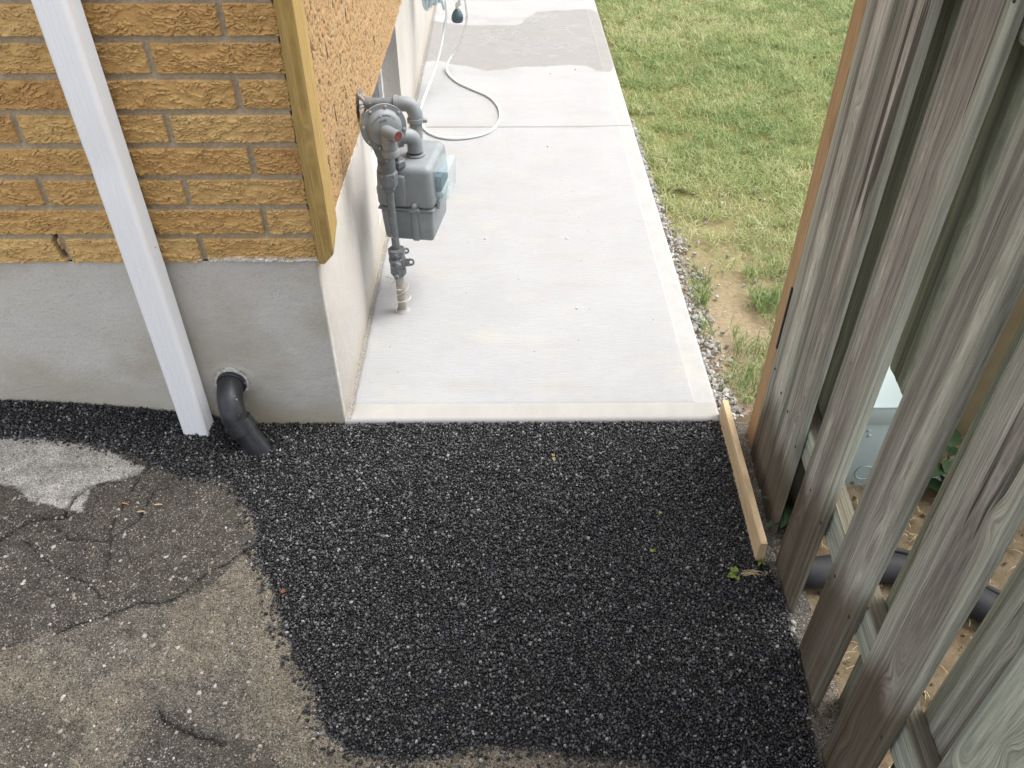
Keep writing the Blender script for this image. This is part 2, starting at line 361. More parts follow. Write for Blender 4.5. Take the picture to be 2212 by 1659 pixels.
# old asphalt driveway --------------------------------------------------
light_poly = G([(-200, 940), (0, 945), (230, 965), (310, 1000), (292, 1016), (205, 1036), (188, 1062), (172, 1100), (135, 1096), (60, 1078), (28, 1056), (-100, 1050)], .04)
cracks = [(G([(-250, 1290), (0, 1180), (80, 1130), (140, 1125), (160, 1085), (200, 1055), (290, 1030)], .02), .006, .012),
          (G([(548, 1172), (490, 1210), (430, 1245), (385, 1283), (340, 1300), (300, 1298), (210, 1335), (120, 1370)], .01), .0035, .008),
          (G([(300, 1040), (240, 1140), (236, 1210), (228, 1245)], .015), .003, .005), (G([(90, 1120), (150, 1170), (230, 1170), (300, 1120), (330, 1060)], .015), .003, .005),
          (G([(340, 1540), (372, 1572), (430, 1592), (485, 1606)], .0), .005, .008), (G([(60, 1180), (120, 1230), (190, 1260), (225, 1290)], .015), .003, .004)]
darkp = G([(-300, 1350), (0, 1400), (200, 1340), (380, 1290), (470, 1225), (540, 1175), (530, 1080), (470, 1030), (300, 1000), (0, 930), (-300, 930)], .01)
dark2 = G([(250, 1659), (300, 1560), (360, 1530), (420, 1590), (560, 1600), (640, 1659), (660, 1760), (200, 1760)], 0)
dark3 = G([(-100, 1560), (60, 1540), (160, 1600), (140, 1700), (-100, 1700)], 0)
def fo(X, Y):
    n1 = .03*(fbm(X*9, Y*9, 4, 21)-.5); n2 = .03*(fbm(X*9+9, Y*9, 4, 22)-.5); x = X+n1; y = Y+n2
    lt = inside(x+.012*(fbm(X*70, Y*70, 3, 23)-.5), y+.012*(fbm(X*70, Y*70, 3, 24)-.5), light_poly).astype(float)
    dk = inside(x+2*n1, y+2*n2, darkp).astype(float)*.9
    dk = np.maximum(dk, .75*inside(x+n1*3, y+n2*3, dark2)); dk = np.maximum(dk, .6*inside(x+n1*3, y+n2*3, dark3))
    z = g_old(X, Y)+.0035*(fbm(X*30, Y*30, 3, 31)-.5); ck = np.zeros(X.shape)
    w1 = .012*(fbm(X*45, Y*45, 3, 41)-.5); w2 = .012*(fbm(X*45, Y*45+7, 3, 42)-.5)
    for pl, wd, dp in cracks:
        d = pdist(X+w1, Y+w2, pl); wv = wd*.95*(.3+1.2*vn(X*35, Y*35, 51)**1.3); q = 1-sst(wv*.4, wv, d)
        z = z-dp*q; ck = np.maximum(ck, q); dk = np.maximum(dk, 1.15*(1-sst(0, wd*6., d+.01*(vn(X*60, Y*60, 52)-.3))))
    sd2 = sst(.45, .62, fbm(X*5, Y*5, 4, 61))*.7
    dE = pdist(X, Y, E_); sd2 = np.maximum(sd2, (1-sst(.03, .13, dE+.05*(fbm(X*12, Y*12, 3, 63)-.5)))*(Y < 1.17))
    F1, F2, I = worley(X*150, Y*150, 77); z = z+.0014*np.clip(1-F1*1.5, 0, 1)*(I > .45)
    return X, Y, z, {'lt': lt, 'dk': dk, 'ck': ck, 'sand': np.clip(sd2, 0, 1)*(1-lt)}
m = MT('old_asphalt'); P = m.pos(); lt, dk, ck, sa = m.at('lt'), m.at('dk'), m.at('ck'), m.at('sand')
c = m.ramp(m.noise(P, 7, 5, .6), [(.3, (0.1304, 0.1179, 0.09754)), (.7, (0.187, 0.1701, 0.1385))])
c = m.mix(sa, c, m.ramp(m.noise(P, 11, 4), [(.3, (0.2087, 0.1771, 0.1266)), (.7, (0.2974, 0.2531, 0.1835))]))
c = m.mix(m.map(dk, 0, 1, 0, .95), c, m.ramp(m.noise(P, 12, 4), [(.35, (0.03764, 0.03347, 0.02761)), (.65, (0.07112, 0.06358, 0.05187))]))
c = m.mix(lt, c, m.ramp(m.noise(P, 20, 5, .6), [(.3, (0.3486, 0.3341, 0.305)), (.7, (0.5229, 0.5084, 0.472))]))
vc = m.vor(P, 210, out='Color'); vd = m.vor(P, 210); v1 = m.n('ShaderNodeSeparateColor', {0: vc})
peb = m.mth('MULTIPLY', m.mth('GREATER_THAN', v1.outputs[0], .62), m.map(vd, .42, .30))
pc = m.ramp(v1.outputs[1], [(0, (0.0581, 0.0498, 0.04565)), (.4, (0.1826, 0.1494, 0.1079)), (.75, (0.2988, 0.2822, 0.249)), (1, (0.5146, 0.498, 0.4731))])
c = m.mix(m.mth('MULTIPLY', peb, .8), c, pc)
v2c = m.n('ShaderNodeSeparateColor', {0: m.vor(P, 480, out='Color')})
c = m.mix(m.map(v2c.outputs[0], .3, .8, 0, .9), c, m.ramp(v2c.outputs[1], [(0, (0.00996, 0.00913, 0.0083)), (.6, (0.083, 0.0747, 0.06474)), (.9, (0.2324, 0.22, 0.1992)), (1, (0.498, 0.4814, 0.4565))]))
c = m.mix(m.mth('MULTIPLY', lt, .45), c, m.ramp(m.noise(P, 20, 5, .6), [(.3, (.42, .41, .38)), (.7, (.60, .59, .56))])); c = m.mix(1., c, m.ramp(m.noise(P, 34, 6, .7), [(.32, (.62, .61, .60)), (.5, (1., 1., 1.)), (.7, (1.3, 1.29, 1.27))]), 'MULTIPLY'); c = m.mix(m.mth('MULTIPLY', ck, m.map(m.noise(P, 120, 3), .35, .6, .6, 1.)), c, (.016, .014, .012))
c = m.mix(m.mth('SUBTRACT', 1., m.mth('MULTIPLY', sa, .45)), c, m.mix(1., c, m.ramp(m.noise(P, 330, 3, .75), [(.36, (.42, .41, .40)), (.5, (.95, .95, .95)), (.66, (1.75, 1.72, 1.68))]), 'MULTIPLY')); b = m.bump(m.noise(P, 260, 4, .75), 1., .008); b = m.bump(m.mth('MULTIPLY', peb, m.map(vd, .4, 0)), .8, .0025, b)
MOld = m.out(c, .85, b, .3)
ax = np.concatenate([[-8, -3.5, -2.5, -1.8], np.arange(-1.6, -.15, .004), np.arange(-.14, .65, .02)]); ay = np.concatenate([[-8, -3, -1, 0, .3], np.arange(.48, 1.61, .004), [YW+.003]])
ob = grid('driveway', ax, ay, fo, MOld); tag(ob, kind='structure')

# new black patch: bound sheet + loose looking stones --------------------
m = MT('fresh_asphalt'); P = m.pos(); c = m.ramp(m.noise(P, 150, 5), [(.3, (.006, .006, .007)), (.7, (.02, .02, .021))])
MNewA = m.out(c, .55, m.bump(m.noise(P, 300, 4, .7), 1, .004), .4)
st = .006; X, Y = np.meshgrid(np.arange(-3.2, .62, st), np.arange(-.5, YW+.01, st), indexing='ij')
Z = g_new(X, Y)-.003; k = new_mask(X, Y); F = gridF(*X.shape); kk = k.ravel(); F = F[kk[F].all(1)]
used = np.zeros(X.size, bool); used[F.ravel()] = True; mp = np.cumsum(used)-1
ob = npmesh('pavement', np.stack([X.ravel()[used], Y.ravel()[used], Z.ravel()[used]], 1), mp[F], MNewA); tag(ob, kind='structure')

ICO = bmesh.new(); bmesh.ops.create_icosphere(ICO, subdivisions=1, radius=1); ICO.verts.index_update()
IV = np.array([v.co[:] for v in ICO.verts]); IF = np.array([[v.index for v in f.verts] for f in ICO.faces])
def rotm(n):
    q = rng.normal(size=(n, 4)); q /= np.linalg.norm(q, axis=1)[:, None]; a, b, c_, d = q.T
    return np.stack([1-2*(c_*c_+d*d), 2*(b*c_-a*d), 2*(b*d+a*c_), 2*(b*c_+a*d), 1-2*(b*b+d*d), 2*(c_*d-a*b), 2*(b*d-a*c_), 2*(c_*d+a*b), 1-2*(b*b+c_*c_)], 1).reshape(n, 3, 3)
def stones(name, P3, rad, mat, tint, flat=.0, parent=None, jit=.28, cube=False):
    n = len(P3); V = IV[None]*(1+jit*rng.uniform(-1, 1, (n, 12, 1)))
    V = V*rng.uniform(.6, 1.25, (n, 1, 3)); V = np.einsum('nij,nkj->nki', rotm(n), V)
    V = V*rad[:, None, None]
    if flat: V[:, :, 2] *= 1-flat
    V = V+P3[:, None, :]
    F = IF[None]+12*np.arange(n)[:, None, None]
    return npmesh(name, V.reshape(-1, 3), F.reshape(-1, 3), mat, parent, {'tint': np.repeat(tint, 12)}, smooth=False)
def jitter(x0, x1, y0, y1, s):
    X, Y = np.meshgrid(np.arange(x0, x1, s), np.arange(y0, y1, s)); X = X.ravel(); Y = Y.ravel()
    return X+rng.uniform(-.5, .5, X.size)*s, Y+rng.uniform(-.5, .5, X.size)*s
m = MT('bituminous_stone'); t = m.at('tint'); P = m.pos()
c = m.ramp(t, [(0, (.004, .004, .0045)), (.6, (.011, .011, .0115)), (.80, (.036, .036, .037)), (.955, (.11, .11, .11)), (1, (.32, .315, .305))])
c = m.mix(m.map(m.noise(P, 500, 3), .45, .7, 0, .35), c, (.05, .05, .05))
MSt = m.out(c, m.ramp(t, [(0, .22), (.7, .38), (1, .7)]), m.bump(m.noise(P, 700, 3), .5, .001), .55)
x, y = jitter(-3.1, .62, .45, YW, .0044); k = inside(x, y, NEW); k &= (x > -1.6)
x, y = x[k], y[k]; n = len(x); r = .0021+.0022*rng.random(n)**1.8; r[rng.random(n) < .006] *= 1.4
# a few strays thrown over the edge
ei = rng.integers(2, len(NEWE)-3, 900); f = rng.random(900); NE = np.array(NEWE); ex = NE[ei]*(1-f[:, None])+NE[ei+1]*f[:, None]+rng.normal(size=(900, 2))*.011
px_, py_ = np.concatenate([x, ex[:, 0]]), np.concatenate([y, ex[:, 1]]); ok = (py_ < YW-.002); px_, py_ = px_[ok], py_[ok]
r = np.concatenate([r, .0022+.0022*rng.random(900)])[ok]; z = g_new(px_, py_)+rng.uniform(-.003, .0025, len(px_))
ob = stones('asphalt_aggregate', np.stack([px_, py_, z], 1), r, MSt, rng.random(len(px_)))
tag(ob, 'glossy black bitumen coated chippings covering the fresh patch', 'asphalt chippings', kind='stuff')

# pebbles standing proud of the old asphalt
m = MT('pebble'); t = m.at('tint'); P = m.pos()
c = m.ramp(t, [(0, (.10, .085, .07)), (.35, (.22, .19, .145)), (.6, (.30, .28, .25)), (.85, (.42, .41, .39)), (1, (.66, .65, .62))])
c = m.mix(m.map(m.noise(P, 90, 4), .4, .7, 0, .4), c, (.15, .13, .11)); MPeb = m.out(c, .8, m.bump(m.noise(P, 300, 4), .5, .002), .3)
x = rng.uniform(-1.55, .1, 9000); y = rng.uniform(.5, 1.58, 9000); k = ~inside(x, y, NEW); x, y = x[k], y[k]; n = len(x)
r = .0010+.0045*rng.random(n)**6
x2 = rng.uniform(-1.5, -.3, 190); y2 = rng.uniform(.5, 1.35, 190); k = ~inside(x2, y2, NEW); x = np.concatenate([x, x2[k]]); y = np.concatenate([y, y2[k]]); r = np.concatenate([r, .0028+.0035*rng.random(k.sum())]); n = len(x)
ob = stones('driveway_pebbles', np.stack([x, y, g_old(x, y)-r*.05], 1), r, MPeb, rng.random(n)**1.2*.82, flat=.45); tag(ob, 'pale pebbles worn out of the old driveway surface', 'pebbles', kind='stuff')

# concrete path -----------------------------------------------------------
def pxr(y): return .5635-.0052*(y-1.6)
Z3 = lambda x, y: (840.6+.28*x, .28*y)
lo = sorted(G([Z3(*p) for p in [(230, 480), (380, 468), (480, 495), (620, 515), (760, 552), (900, 532), (1000, 520), (1200, 512), (1400, 500), (1530, 510), (1600, 545), (1700, 555), (1730, 520), (1800, 500)]], PATHZ))
up = sorted(G([Z3(*p) for p in [(300, 150), (430, 180), (640, 196), (950, 196), (1020, 182), (1055, 140), (1140, 97), (1300, 82), (1540, 70), (1600, 90), (1700, 60)]], PATHZ))
def fp(X, Y):
    xr = pxr(Y); xl = XW-.003; t = (X-(-.42))/(.56+.42); xx = xl+t*(xr-xl)
    z = np.full(X.shape, PATHZ); 
    ys = 1.604; f = np.clip(.012-(Y-ys), 0, .012); z = z-(.012-np.sqrt(np.maximum(.012**2-f**2, 0)))*1.0
    e = np.clip(.012-(xr-xx), 0, .012); z = z-(.012-np.sqrt(np.maximum(.012**2-e**2, 0)))
    z = np.where(Y <= ys-.001, -.06, z); z = np.where(t > .9999, -.06, z)
    stripf = 1-sst(.062, .066, (Y-ys)+.002*(fbm(X*30, Y, 3, 5)-.5)); stripr = 1-sst(.058, .064, (xr-xx)+.003*(fbm(X, Y*9, 3, 6)-.5))
    z = z-.0018*np.exp(-(((Y-ys)-.066)/.004)**2)*(X < .5)
    jy = 3.478+.012*sst(.3, .56, X)+.002*(fbm(X*14, X*0, 2, 3)-.5); z = z-.008*np.exp(-((Y-jy)/.0045)**2)
    grit = 1-sst(.014, .020, (xx-xl)+.006*(fbm(X, Y*60, 3, 8)-.5)); z = z-.004*grit*(Y > 1.62)
    xw = xx+.01*(fbm(X*20, Y*20, 3, 12)-.5)
    ylo = np.interp(xw, [p[0] for p in lo], [p[1] for p in lo]); yup = np.interp(xw, [p[0] for p in up], [p[1] for p in up])
    yn = Y+.03*(fbm(X*16, Y*16, 4, 13)-.5)
    wet = sst(-.012, .02, yn-ylo)*sst(-.02, .012, yup-yn)
    b2 = sst(.60, .68, fbm(X*4, Y*8, 3, 17))*(Y > 4.8)*.3; b3 = (1-sst(0, .10, pdist(xx, Y, G([Z3(600, 560), Z3(800, 570), Z3(950, 535)], PATHZ))))*.25
    gl = wet*sst(.36, .56, fbm(xx*9, Y*11, 3, 77))*np.exp(-(((xx-.15)/.33)**2+((Y-4.72)/.45)**2)*1.1)
    return xx, Y, z, {'wet': np.maximum(wet, np.maximum(b2, b3)), 'gloss': gl, 'strip': np.maximum(stripf, stripr), 'sf': stripf, 'grit': grit*(Y > 1.61)}
m = MT('broomed_concrete'); P = m.pos(); wt, gl, sp, gr, sf = m.at('wet'), m.at('gloss'), m.at('strip'), m.at('grit'), m.at('sf')
br = m.noise(m.sc3(P, 22, 300, 5), 1, 6, .78); nb = m.mth('SUBTRACT', 1., sp)
c = m.ramp(m.noise(P, 4, 5, .6), [(.3, (0.3471, 0.35, 0.3521)), (.7, (0.3822, 0.3864, 0.391))])
c = m.mix(m.mth('MULTIPLY', m.map(br, .46, .70), m.mth('MULTIPLY', nb, .62)), c, (.30, .295, .285))
c = m.mix(m.map(m.noise(m.sc3(P, 2.5, 9, 1), 1, 4), .55, .75, 0, .4), c, (0.3108, 0.296, 0.259))
c = m.mix(m.mth('MULTIPLY', sp, .9), c, m.ramp(m.noise(P, 18, 5, .65), [(.3, (.335, .33, .315)), (.7, (.39, .386, .37))])); c = m.mix(m.mth('MULTIPLY', sf, .8), c, m.ramp(m.noise(m.sc3(P, 14, 3, 3), 1, 4), [(.3, (.315, .305, .275)), (.7, (.37, .362, .33))]))
sxp = m.n('ShaderNodeSeparateXYZ', {0: P}); c = m.mix(m.mth('MULTIPLY', m.map(sxp.outputs['Y'], 1.63, 1.607), .6), c, (.36, .35, .34))
sp1 = m.map(m.vor(P, 48), .085, .05); c = m.mix(m.mth('MULTIPLY', sp1, .7), c, (.22, .20, .18))
sp2 = m.map(m.vor(P, 13), .05, .03); c = m.mix(m.mth('MULTIPLY', sp2, .7), c, (.2, .18, .15))
c = m.mix(m.map(m.noise(m.sc3(P, 1, 1.6, 1), 5, 5, .65), .56, .72, 0, .45), c, (.42, .395, .32)); c = m.mix(gr, c, m.ramp(m.noise(P, 320, 3), [(.35, (.10, .095, .085)), (.65, (.42, .40, .37))]))
wtn = m.map(m.mth('ADD', wt, m.mth('MULTIPLY', m.mth('SUBTRACT', m.noise(P, 60, 4), .5), .25)), .1, .8)
c = m.mix(m.mth('MULTIPLY', wtn, .85), c, m.mix(.6, m.ramp(m.noise(P, 9, 6, .7), [(.3, (.195, .19, .178)), (.7, (.27, .263, .248))]), m.ramp(br, [(.38, (.16, .155, .145)), (.62, (.31, .30, .285))])))
gs = m.noise(m.sc3(P, 16, 60, 5), 1, 5, .75); rg = m.mth('SUBTRACT', .9, m.mth('MULTIPLY', m.map(m.mth('MULTIPLY', gl, m.mth('MULTIPLY', gs, 2.)), .35, .75), .74)); rg = m.mth('SUBTRACT', rg, m.mth('MULTIPLY', wtn, .12), True)
b = m.bump(m.mth('MULTIPLY', br, nb), .8, .003); b = m.bump(m.noise(P, 130, 4), .3, .0012, b)
MPath = m.out(c, rg, b, .5)
ax = np.unique(np.concatenate([np.arange(-.42, .56, .011), [-.418, -.414, -.410, -.406, -.402], .56-np.array([0, .0001, .001, .003, .006, .009, .012, .05, .054, .058, .062, .066, .07])]))
ay = np.unique(np.concatenate([[1.6025, 1.604, 1.6055, 1.608, 1.611, 1.6135, 1.616], np.arange(1.62, 5.9, .011), 1.604+.066+np.arange(-.008, .009, .002), 3.478+np.arange(-.014, .028, .002), [6.5, 9, 14]]))
ob = grid('path', ax, ay, fp, MPath); tag(ob, kind='structure')
# ------------------------------------------------------------------ house
house = empty('brick_house', 'house corner of tan rock-face brick over grey parged foundation', 'house', (-3, 5, 0))
def hp(o): o.parent = house; o.matrix_parent_inverse = Matrix.Translation((3, -5, 0)); return o
CZ0, CHH = .5055, .0697; XB = -.4205
def bark(a, z, s):
    wx = .012*(fbm(a*50, z*60, 3, s)-.5)
    n1 = fbm((a+wx)*34, z*58, 4, s+5); q1 = z*84+n1*6.2; t = 1-(q1-np.floor(q1))
    n2 = fbm((a+wx)*75+9, z*120, 3, s+8); q2 = z*180+n2*5.4; t2 = 1-(q2-np.floor(q2))
    am = sst(.32, .55, fbm(a*42, z*80, 3, s+21)); a2 = sst(.38, .56, fbm(a*70, z*110, 3, s+25))
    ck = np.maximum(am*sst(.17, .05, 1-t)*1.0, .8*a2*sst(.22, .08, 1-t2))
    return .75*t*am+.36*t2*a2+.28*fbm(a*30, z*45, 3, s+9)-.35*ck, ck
def brickwall(name, a0, a1, z0, z1, da, dz, a_of, off_even, off_odd, place, mat, side=False, rec=.013, flip=False):
    A = np.linspace(a0, a1, int(round((a1-a0)/da))+1); Zs = np.arange(z0, z1+dz*.5, dz)
    def fn(X, Z):
        ci = np.floor((Z-CZ0)/CHH); fz = (Z-CZ0)-ci*CHH
        wob = .0012*(fbm(X*30, Z*30, 2, 91)-.5)*2
        off = np.where(ci % 2 == 0, off_even, off_odd)
        q = (X-off)/.302; bi = np.floor(q); fx = (q-bi)*.302
        J = .0115
        d = np.minimum(np.minimum(fx-J/2, .302-J/2-fx), np.minimum(fz, CHH-J-fz)+0)+wob+.0016*(fbm(X*130, Z*130, 2, 95)-.5)
        d = np.where((ci == 0) & (fz < .01), np.minimum(np.minimum(fx-J/2, .302-J/2-fx), CHH-J-fz)+wob, d)
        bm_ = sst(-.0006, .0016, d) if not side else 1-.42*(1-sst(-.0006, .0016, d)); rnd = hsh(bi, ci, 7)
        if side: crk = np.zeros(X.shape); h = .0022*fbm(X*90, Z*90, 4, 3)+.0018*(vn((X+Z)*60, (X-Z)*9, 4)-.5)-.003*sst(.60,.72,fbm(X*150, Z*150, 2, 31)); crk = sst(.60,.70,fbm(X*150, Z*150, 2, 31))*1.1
        else: bk, crk = bark(X+rnd*3, Z+rnd*7, 11); h = .0068*bk-.0045  # crk: dark clay lines, with crevice shade painted into the colour
        h = bm_*h-(1-bm_)*(rec-.0012*fbm(X*90, Z*90, 3, 6)); h = h+.0025*(rnd-.5)*bm_
        recess_dark = np.zeros(X.shape)
        if side: recess_dark = 1.3*(np.abs(fx-.004) < .0036+.0014*(vn(Z*90, bi, 3)-.5))*(fz > .004+.03*hsh(bi, ci, 71))*(fz < .066-.02*hsh(bi, ci, 72))*(hsh(bi, ci, 73) > .2)
        if not side:
            v = (ci == 0)*(np.abs(X+.990+.12*(Z-.54)) < .0052+.0015*(fbm(X*50, Z*50, 2, 4)))*(fz > .006)*(fz < .066); h = np.where(v > 0, -.032, h); recess_dark = v
            hole = np.hypot((X+.770)/1.3, Z-.578) < .007; h = np.where(hole, -.03, h)
            ef = (1-sst(.0, .011, Z-CZ0-.008*fbm(X*25, X*0, 3, 9)))*sst(.72, .62, -X)
        else: ef = np.zeros(X.shape)
        x_, y_, z_ = place(X, h, Z)
        return x_, y_, z_, {'mortar': np.maximum(1-bm_, recess_dark), 'bid': np.clip((hsh(bi+50, ci, 17)*.8+.2*rnd)*(.35 if side else 1.)+(.35 if side else 0), 0, 1), 'eff': np.clip(ef, 0, 1), 'recess_dark': np.clip(np.maximum(recess_dark, .62*crk*bm_), 0, 1)}
    return grid(name, A, Zs, fn, mat, flip=flip)
fr = lambda X, h, Z: (X, YW-.007-h, Z)
BF = 0.; 
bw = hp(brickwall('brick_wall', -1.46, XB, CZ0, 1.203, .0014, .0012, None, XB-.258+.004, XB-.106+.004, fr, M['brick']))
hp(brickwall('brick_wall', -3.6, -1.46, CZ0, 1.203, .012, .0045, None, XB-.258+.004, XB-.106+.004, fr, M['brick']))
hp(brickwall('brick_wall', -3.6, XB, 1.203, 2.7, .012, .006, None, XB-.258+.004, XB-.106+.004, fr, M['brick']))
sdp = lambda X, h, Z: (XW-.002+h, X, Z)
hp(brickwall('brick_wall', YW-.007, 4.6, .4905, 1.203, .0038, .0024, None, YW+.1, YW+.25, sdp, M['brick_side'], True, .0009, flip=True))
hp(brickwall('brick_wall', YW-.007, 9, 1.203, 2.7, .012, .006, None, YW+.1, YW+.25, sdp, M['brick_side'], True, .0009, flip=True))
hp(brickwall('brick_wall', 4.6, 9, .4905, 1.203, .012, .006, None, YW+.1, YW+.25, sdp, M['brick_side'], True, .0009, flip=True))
# parged foundation: front sheet with a real dip round the drain hole, side with window opening
ABSC = Vector(oy(502, 824, YW))
def ff(X, Z):
    d = np.hypot(X-ABSC.x, (Z-ABSC.z)); n = .006*(fbm(X*60, Z*60, 3, 71)-.5)
    y = YW+.002*(fbm(X*6, Z*6, 3, 72)-.5)+.012*(1-sst(.036, .040, d+n)); y = y-.003*(1-sst(.0, .02, np.abs(d-.043)+n*2))
    y = y+.004*(1-sst(0, .006, np.abs(X-XW)))
    return X, y, Z
bf = MB(); hp(grid('foundation', np.concatenate([[-3.6, -2.5], np.arange(-1.5, XW+.0005, .007), [XW]]), np.arange(-.1, .5065, .0065), ff, M['stucco']))
fb = MB(); fb.box((-3.6, YW+.02, -.3), (XW-.02, 9, .49)).build('foundation_core', M['stucco']); core = bpy.data.objects['foundation_core']
hp(core); core.name = 'foundation'
wy0, wy1, wz0 = 2.47, 3.34, .10
s_ = MB(); 
s_.box((XW-.14, YW+.003, -.1), (XW, wy0, .4995), .003, 2); s_.box((XW-.14, wy1, -.1), (XW-.002, 9, .4995)); s_.box((XW-.139, wy0, -.1), (XW-.001, wy1, wz0))
hp(s_.build('foundation', M['stucco_side'], ang=30))
# cut the core where the window sits: window frame and pane stand in front of it
wf = MB(); x0 = XW-.10
for a, b in (((x0, wy0, wz0), (x0+.03, wy0+.04, .4985)), ((x0, wy1-.04, wz0), (x0+.03, wy1, .4985)), ((x0, wy0+.04, wz0), (x0+.03, wy1-.04, wz0+.04)), ((x0, wy0+.04, .4585), (x0+.03, wy1-.04, .4985))): wf.box(a, b)
# (core is kept behind x = XW-.16 here)
for v in core.data.vertices:
    if v.co.x > -1: v.co.x = XW-.15
win = hp(wf.build('window', M['frame'])); p_ = MB().box((x0+.008, wy0+.04, wz0+.04), (x0+.016, wy1-.04, .4585)).build('pane', M['pane']); p_.parent = win; p_.matrix_parent_inverse = win.matrix_parent_inverse; p_.matrix_parent_inverse = Matrix.Identity(4)
win.matrix_parent_inverse = Matrix.Translation((3, -5, 0))
# interior closing panels and roof
hp(MB().box((-3.6, YW+.11, .5), (XW-.11, 8.95, 2.69)).build('wall_core', M['mort']))
rf = MB(); rf.add([(-4.1, 1.56, 2.7), (-.3, 1.56, 2.7), (-.3, 9.4, 2.7), (-4.1, 9.4, 2.7), (-2.1, 3.2, 3.8), (-2.1, 7.4, 3.8)], [(0, 1, 4), (1, 2, 5, 4), (2, 3, 5), (3, 0, 4, 5), (3, 2, 1, 0)])
hp(rf.build('roof', M['roof'], smooth=False))
# ------------------------------------------------------------------ timber helper
def timber(name, w_, t_, L, mat, seed, parent=None, dz=.012, ny=22, knots=(), cut=None, dirt=0, rad=.004, wav=.0015, z0=0., relief=.0012):
    """piece standing along local z from 0 to L, width along y (centred), thickness 0..t_ along +x, front at x=0"""
    ring = []
    ys_ = np.linspace(-w_/2, w_/2, ny)
    for q in ys_:
        e = max(0, abs(q)-(w_/2-rad)); ring.append((rad-math.sqrt(max(rad*rad-e*e, 0)), q))
    nb = max(4, ny//3)
    for q in np.linspace(w_/2, -w_/2, nb):
        e = max(0, abs(q)-(w_/2-rad)); ring.append((t_-(rad-math.sqrt(max(rad*rad-e*e, 0))), q))
    ring = np.array(ring); n = len(ring); Zs = np.arange(0, L+dz*.5, dz); Zs[-1] = L; nz = len(Zs)
    Xr = np.repeat(ring[None, :, 0], nz, 0); Yr = np.repeat(ring[None, :, 1], nz, 0); Zr = np.repeat(Zs[:, None], n, 1)+z0
    s = seed*13.7; rs = np.random.default_rng(int(seed*100))
    yc = (rs.random()-.5)*w_*.9; dd = .012+.012*fbm(Zr*.8+s, Zr*0+s, 2, 3)
    ga = np.sqrt((Yr-yc)**2+(dd+Xr*.8)**2)+.0014*fbm(Yr*18+s, Zr*2.5, 2, int(seed)); ga = ga+.4*Yr; kn = np.zeros(ga.shape)
    for ky, kz, ks in knots:
        q = ((Yr-ky)/(.010*ks))**2+((Zr-kz)/(.021*ks))**2; ga = ga+.0085*ks*np.exp(-q*.42); kn = np.maximum(kn, np.exp(-q*1.6))
    rel = relief*(vn(ga*190+s, Zr*1.5, 5)-.5)*2; front = (np.arange(n) < ny)[None, :]
    Xd = Xr+rel*np.where(front, 1, -1)+wav*(fbm(Zr*2.1+s, Yr*4, 2, 7)-.5)*2
    side = np.abs(Yr) > w_/2-.0005; Yd = Yr+np.sign(Yr)*sst(.3, .5, np.abs(Yr)/w_)*.005*(fbm(Zr*5+s, np.sign(Yr)*3, 3, 9)-.5)
    Zd = Zr.copy()
    if cut is not None: Zd[0] += cut*(Yr[0]/w_)
    dr = np.zeros(ga.shape)
    if dirt: dr = 1-sst(dirt-.06, dirt+.05, Zr+.16*(fbm(Yr*22+s, Zr*6, 3, 15)-.5)+.25*Yr)
    V = np.stack([Xd.ravel(), Yd.ravel(), (Zd-z0).ravel()], 1)
    i = np.arange(nz-1)[:, None]*n; k = np.arange(n)[None]; k2 = (k+1) % n
    F = np.stack([(i+k).ravel(), (i+k2).ravel(), (i+n+k2).ravel(), (i+n+k).ravel()], 1)[:, ::-1]
    capv = np.array([[0, 0, 0], [0, 0, L]], float); capv[:, 0] = t_/2; V = np.concatenate([V, capv]); c0 = nz*n
    k = np.arange(n); T = np.concatenate([np.stack([k*0+c0, (k+1) % n, k], 1)[:, ::-1]*1, np.stack([k*0+c0+1, (nz-1)*n+k, (nz-1)*n+(k+1) % n], 1)[:, ::-1]])
    ap = lambda a, v=0: np.concatenate([a.ravel(), [v, v]])
    at = {'ga': ap(ga), 'zz': ap(Zr+s), 'seed': np.full(len(V), seed), 'across': ap(np.abs(Yr)/(w_/2)), 'knot': ap(kn), 'dirt': ap(dr, 1 if dirt else 0)}
    o = npmesh(name, V, [F, T], mat, parent, at); o.data.set_sharp_from_angle(angle=R(50)); return o
# corner board of the house
tr = timber('corner_board', .036, .085, 2.19, M['woodtrim'], 3.1, dz=.02, ny=12, rad=.0018, knots=((-.004, .30, .5), (.006, .9, .4)), relief=.0002, wav=.0004, z0=0)
# its narrow face looks to the street: turn so that local y runs along -x... local x -> +y
tr.rotation_euler = (0, 0, math.pi/2); tr.location = (-.4005, 1.592, .507)
for v in tr.data.vertices:   # mitred foot: outer lower corner cut off
    lx = -v.co.y+.0; cutz = max(0, (lx+.004)*1.1)+max(0, v.co.x-.02)*.55
    if v.co.z < .06: v.co.z = max(v.co.z, cutz)
hp(tr)
# ------------------------------------------------------------------ downspout
sp_ = MB(); x0, x1, y0, y1 = -.822, -.758, 1.530, 1.592
def rib(a, b, n, d):
    out = []
    for i in range(n): out += [(a+(b-a)*(i+.0)/n, 0), (a+(b-a)*(i+.35)/n, d), (a+(b-a)*(i+.65)/n, d)]
    return out+[(b, 0)]
prof = []; c_ = .012
for s, d in rib(x0+c_+.004, x0+c_+.018, 2, .0011): prof.append((s, y0+d))
for s, d in rib(x0+.036, x0+.042, 1, .0009): prof.append((s, y0+d))
for k in range(1, 7): a = k/6*math.pi/2; prof.append((x1-c_+c_*math.sin(a), y0+c_-c_*math.cos(a)))
for s, d in rib(y0+c_+.002, y1-.008, 4, .0042): prof.append((x1-d, s))
prof += [(x1-.003, y1-.003), (x1-.006, y1), (x0+.006, y1), (x0+.003, y1-.003), (x0, y1-.008), (x0, y0+c_)]
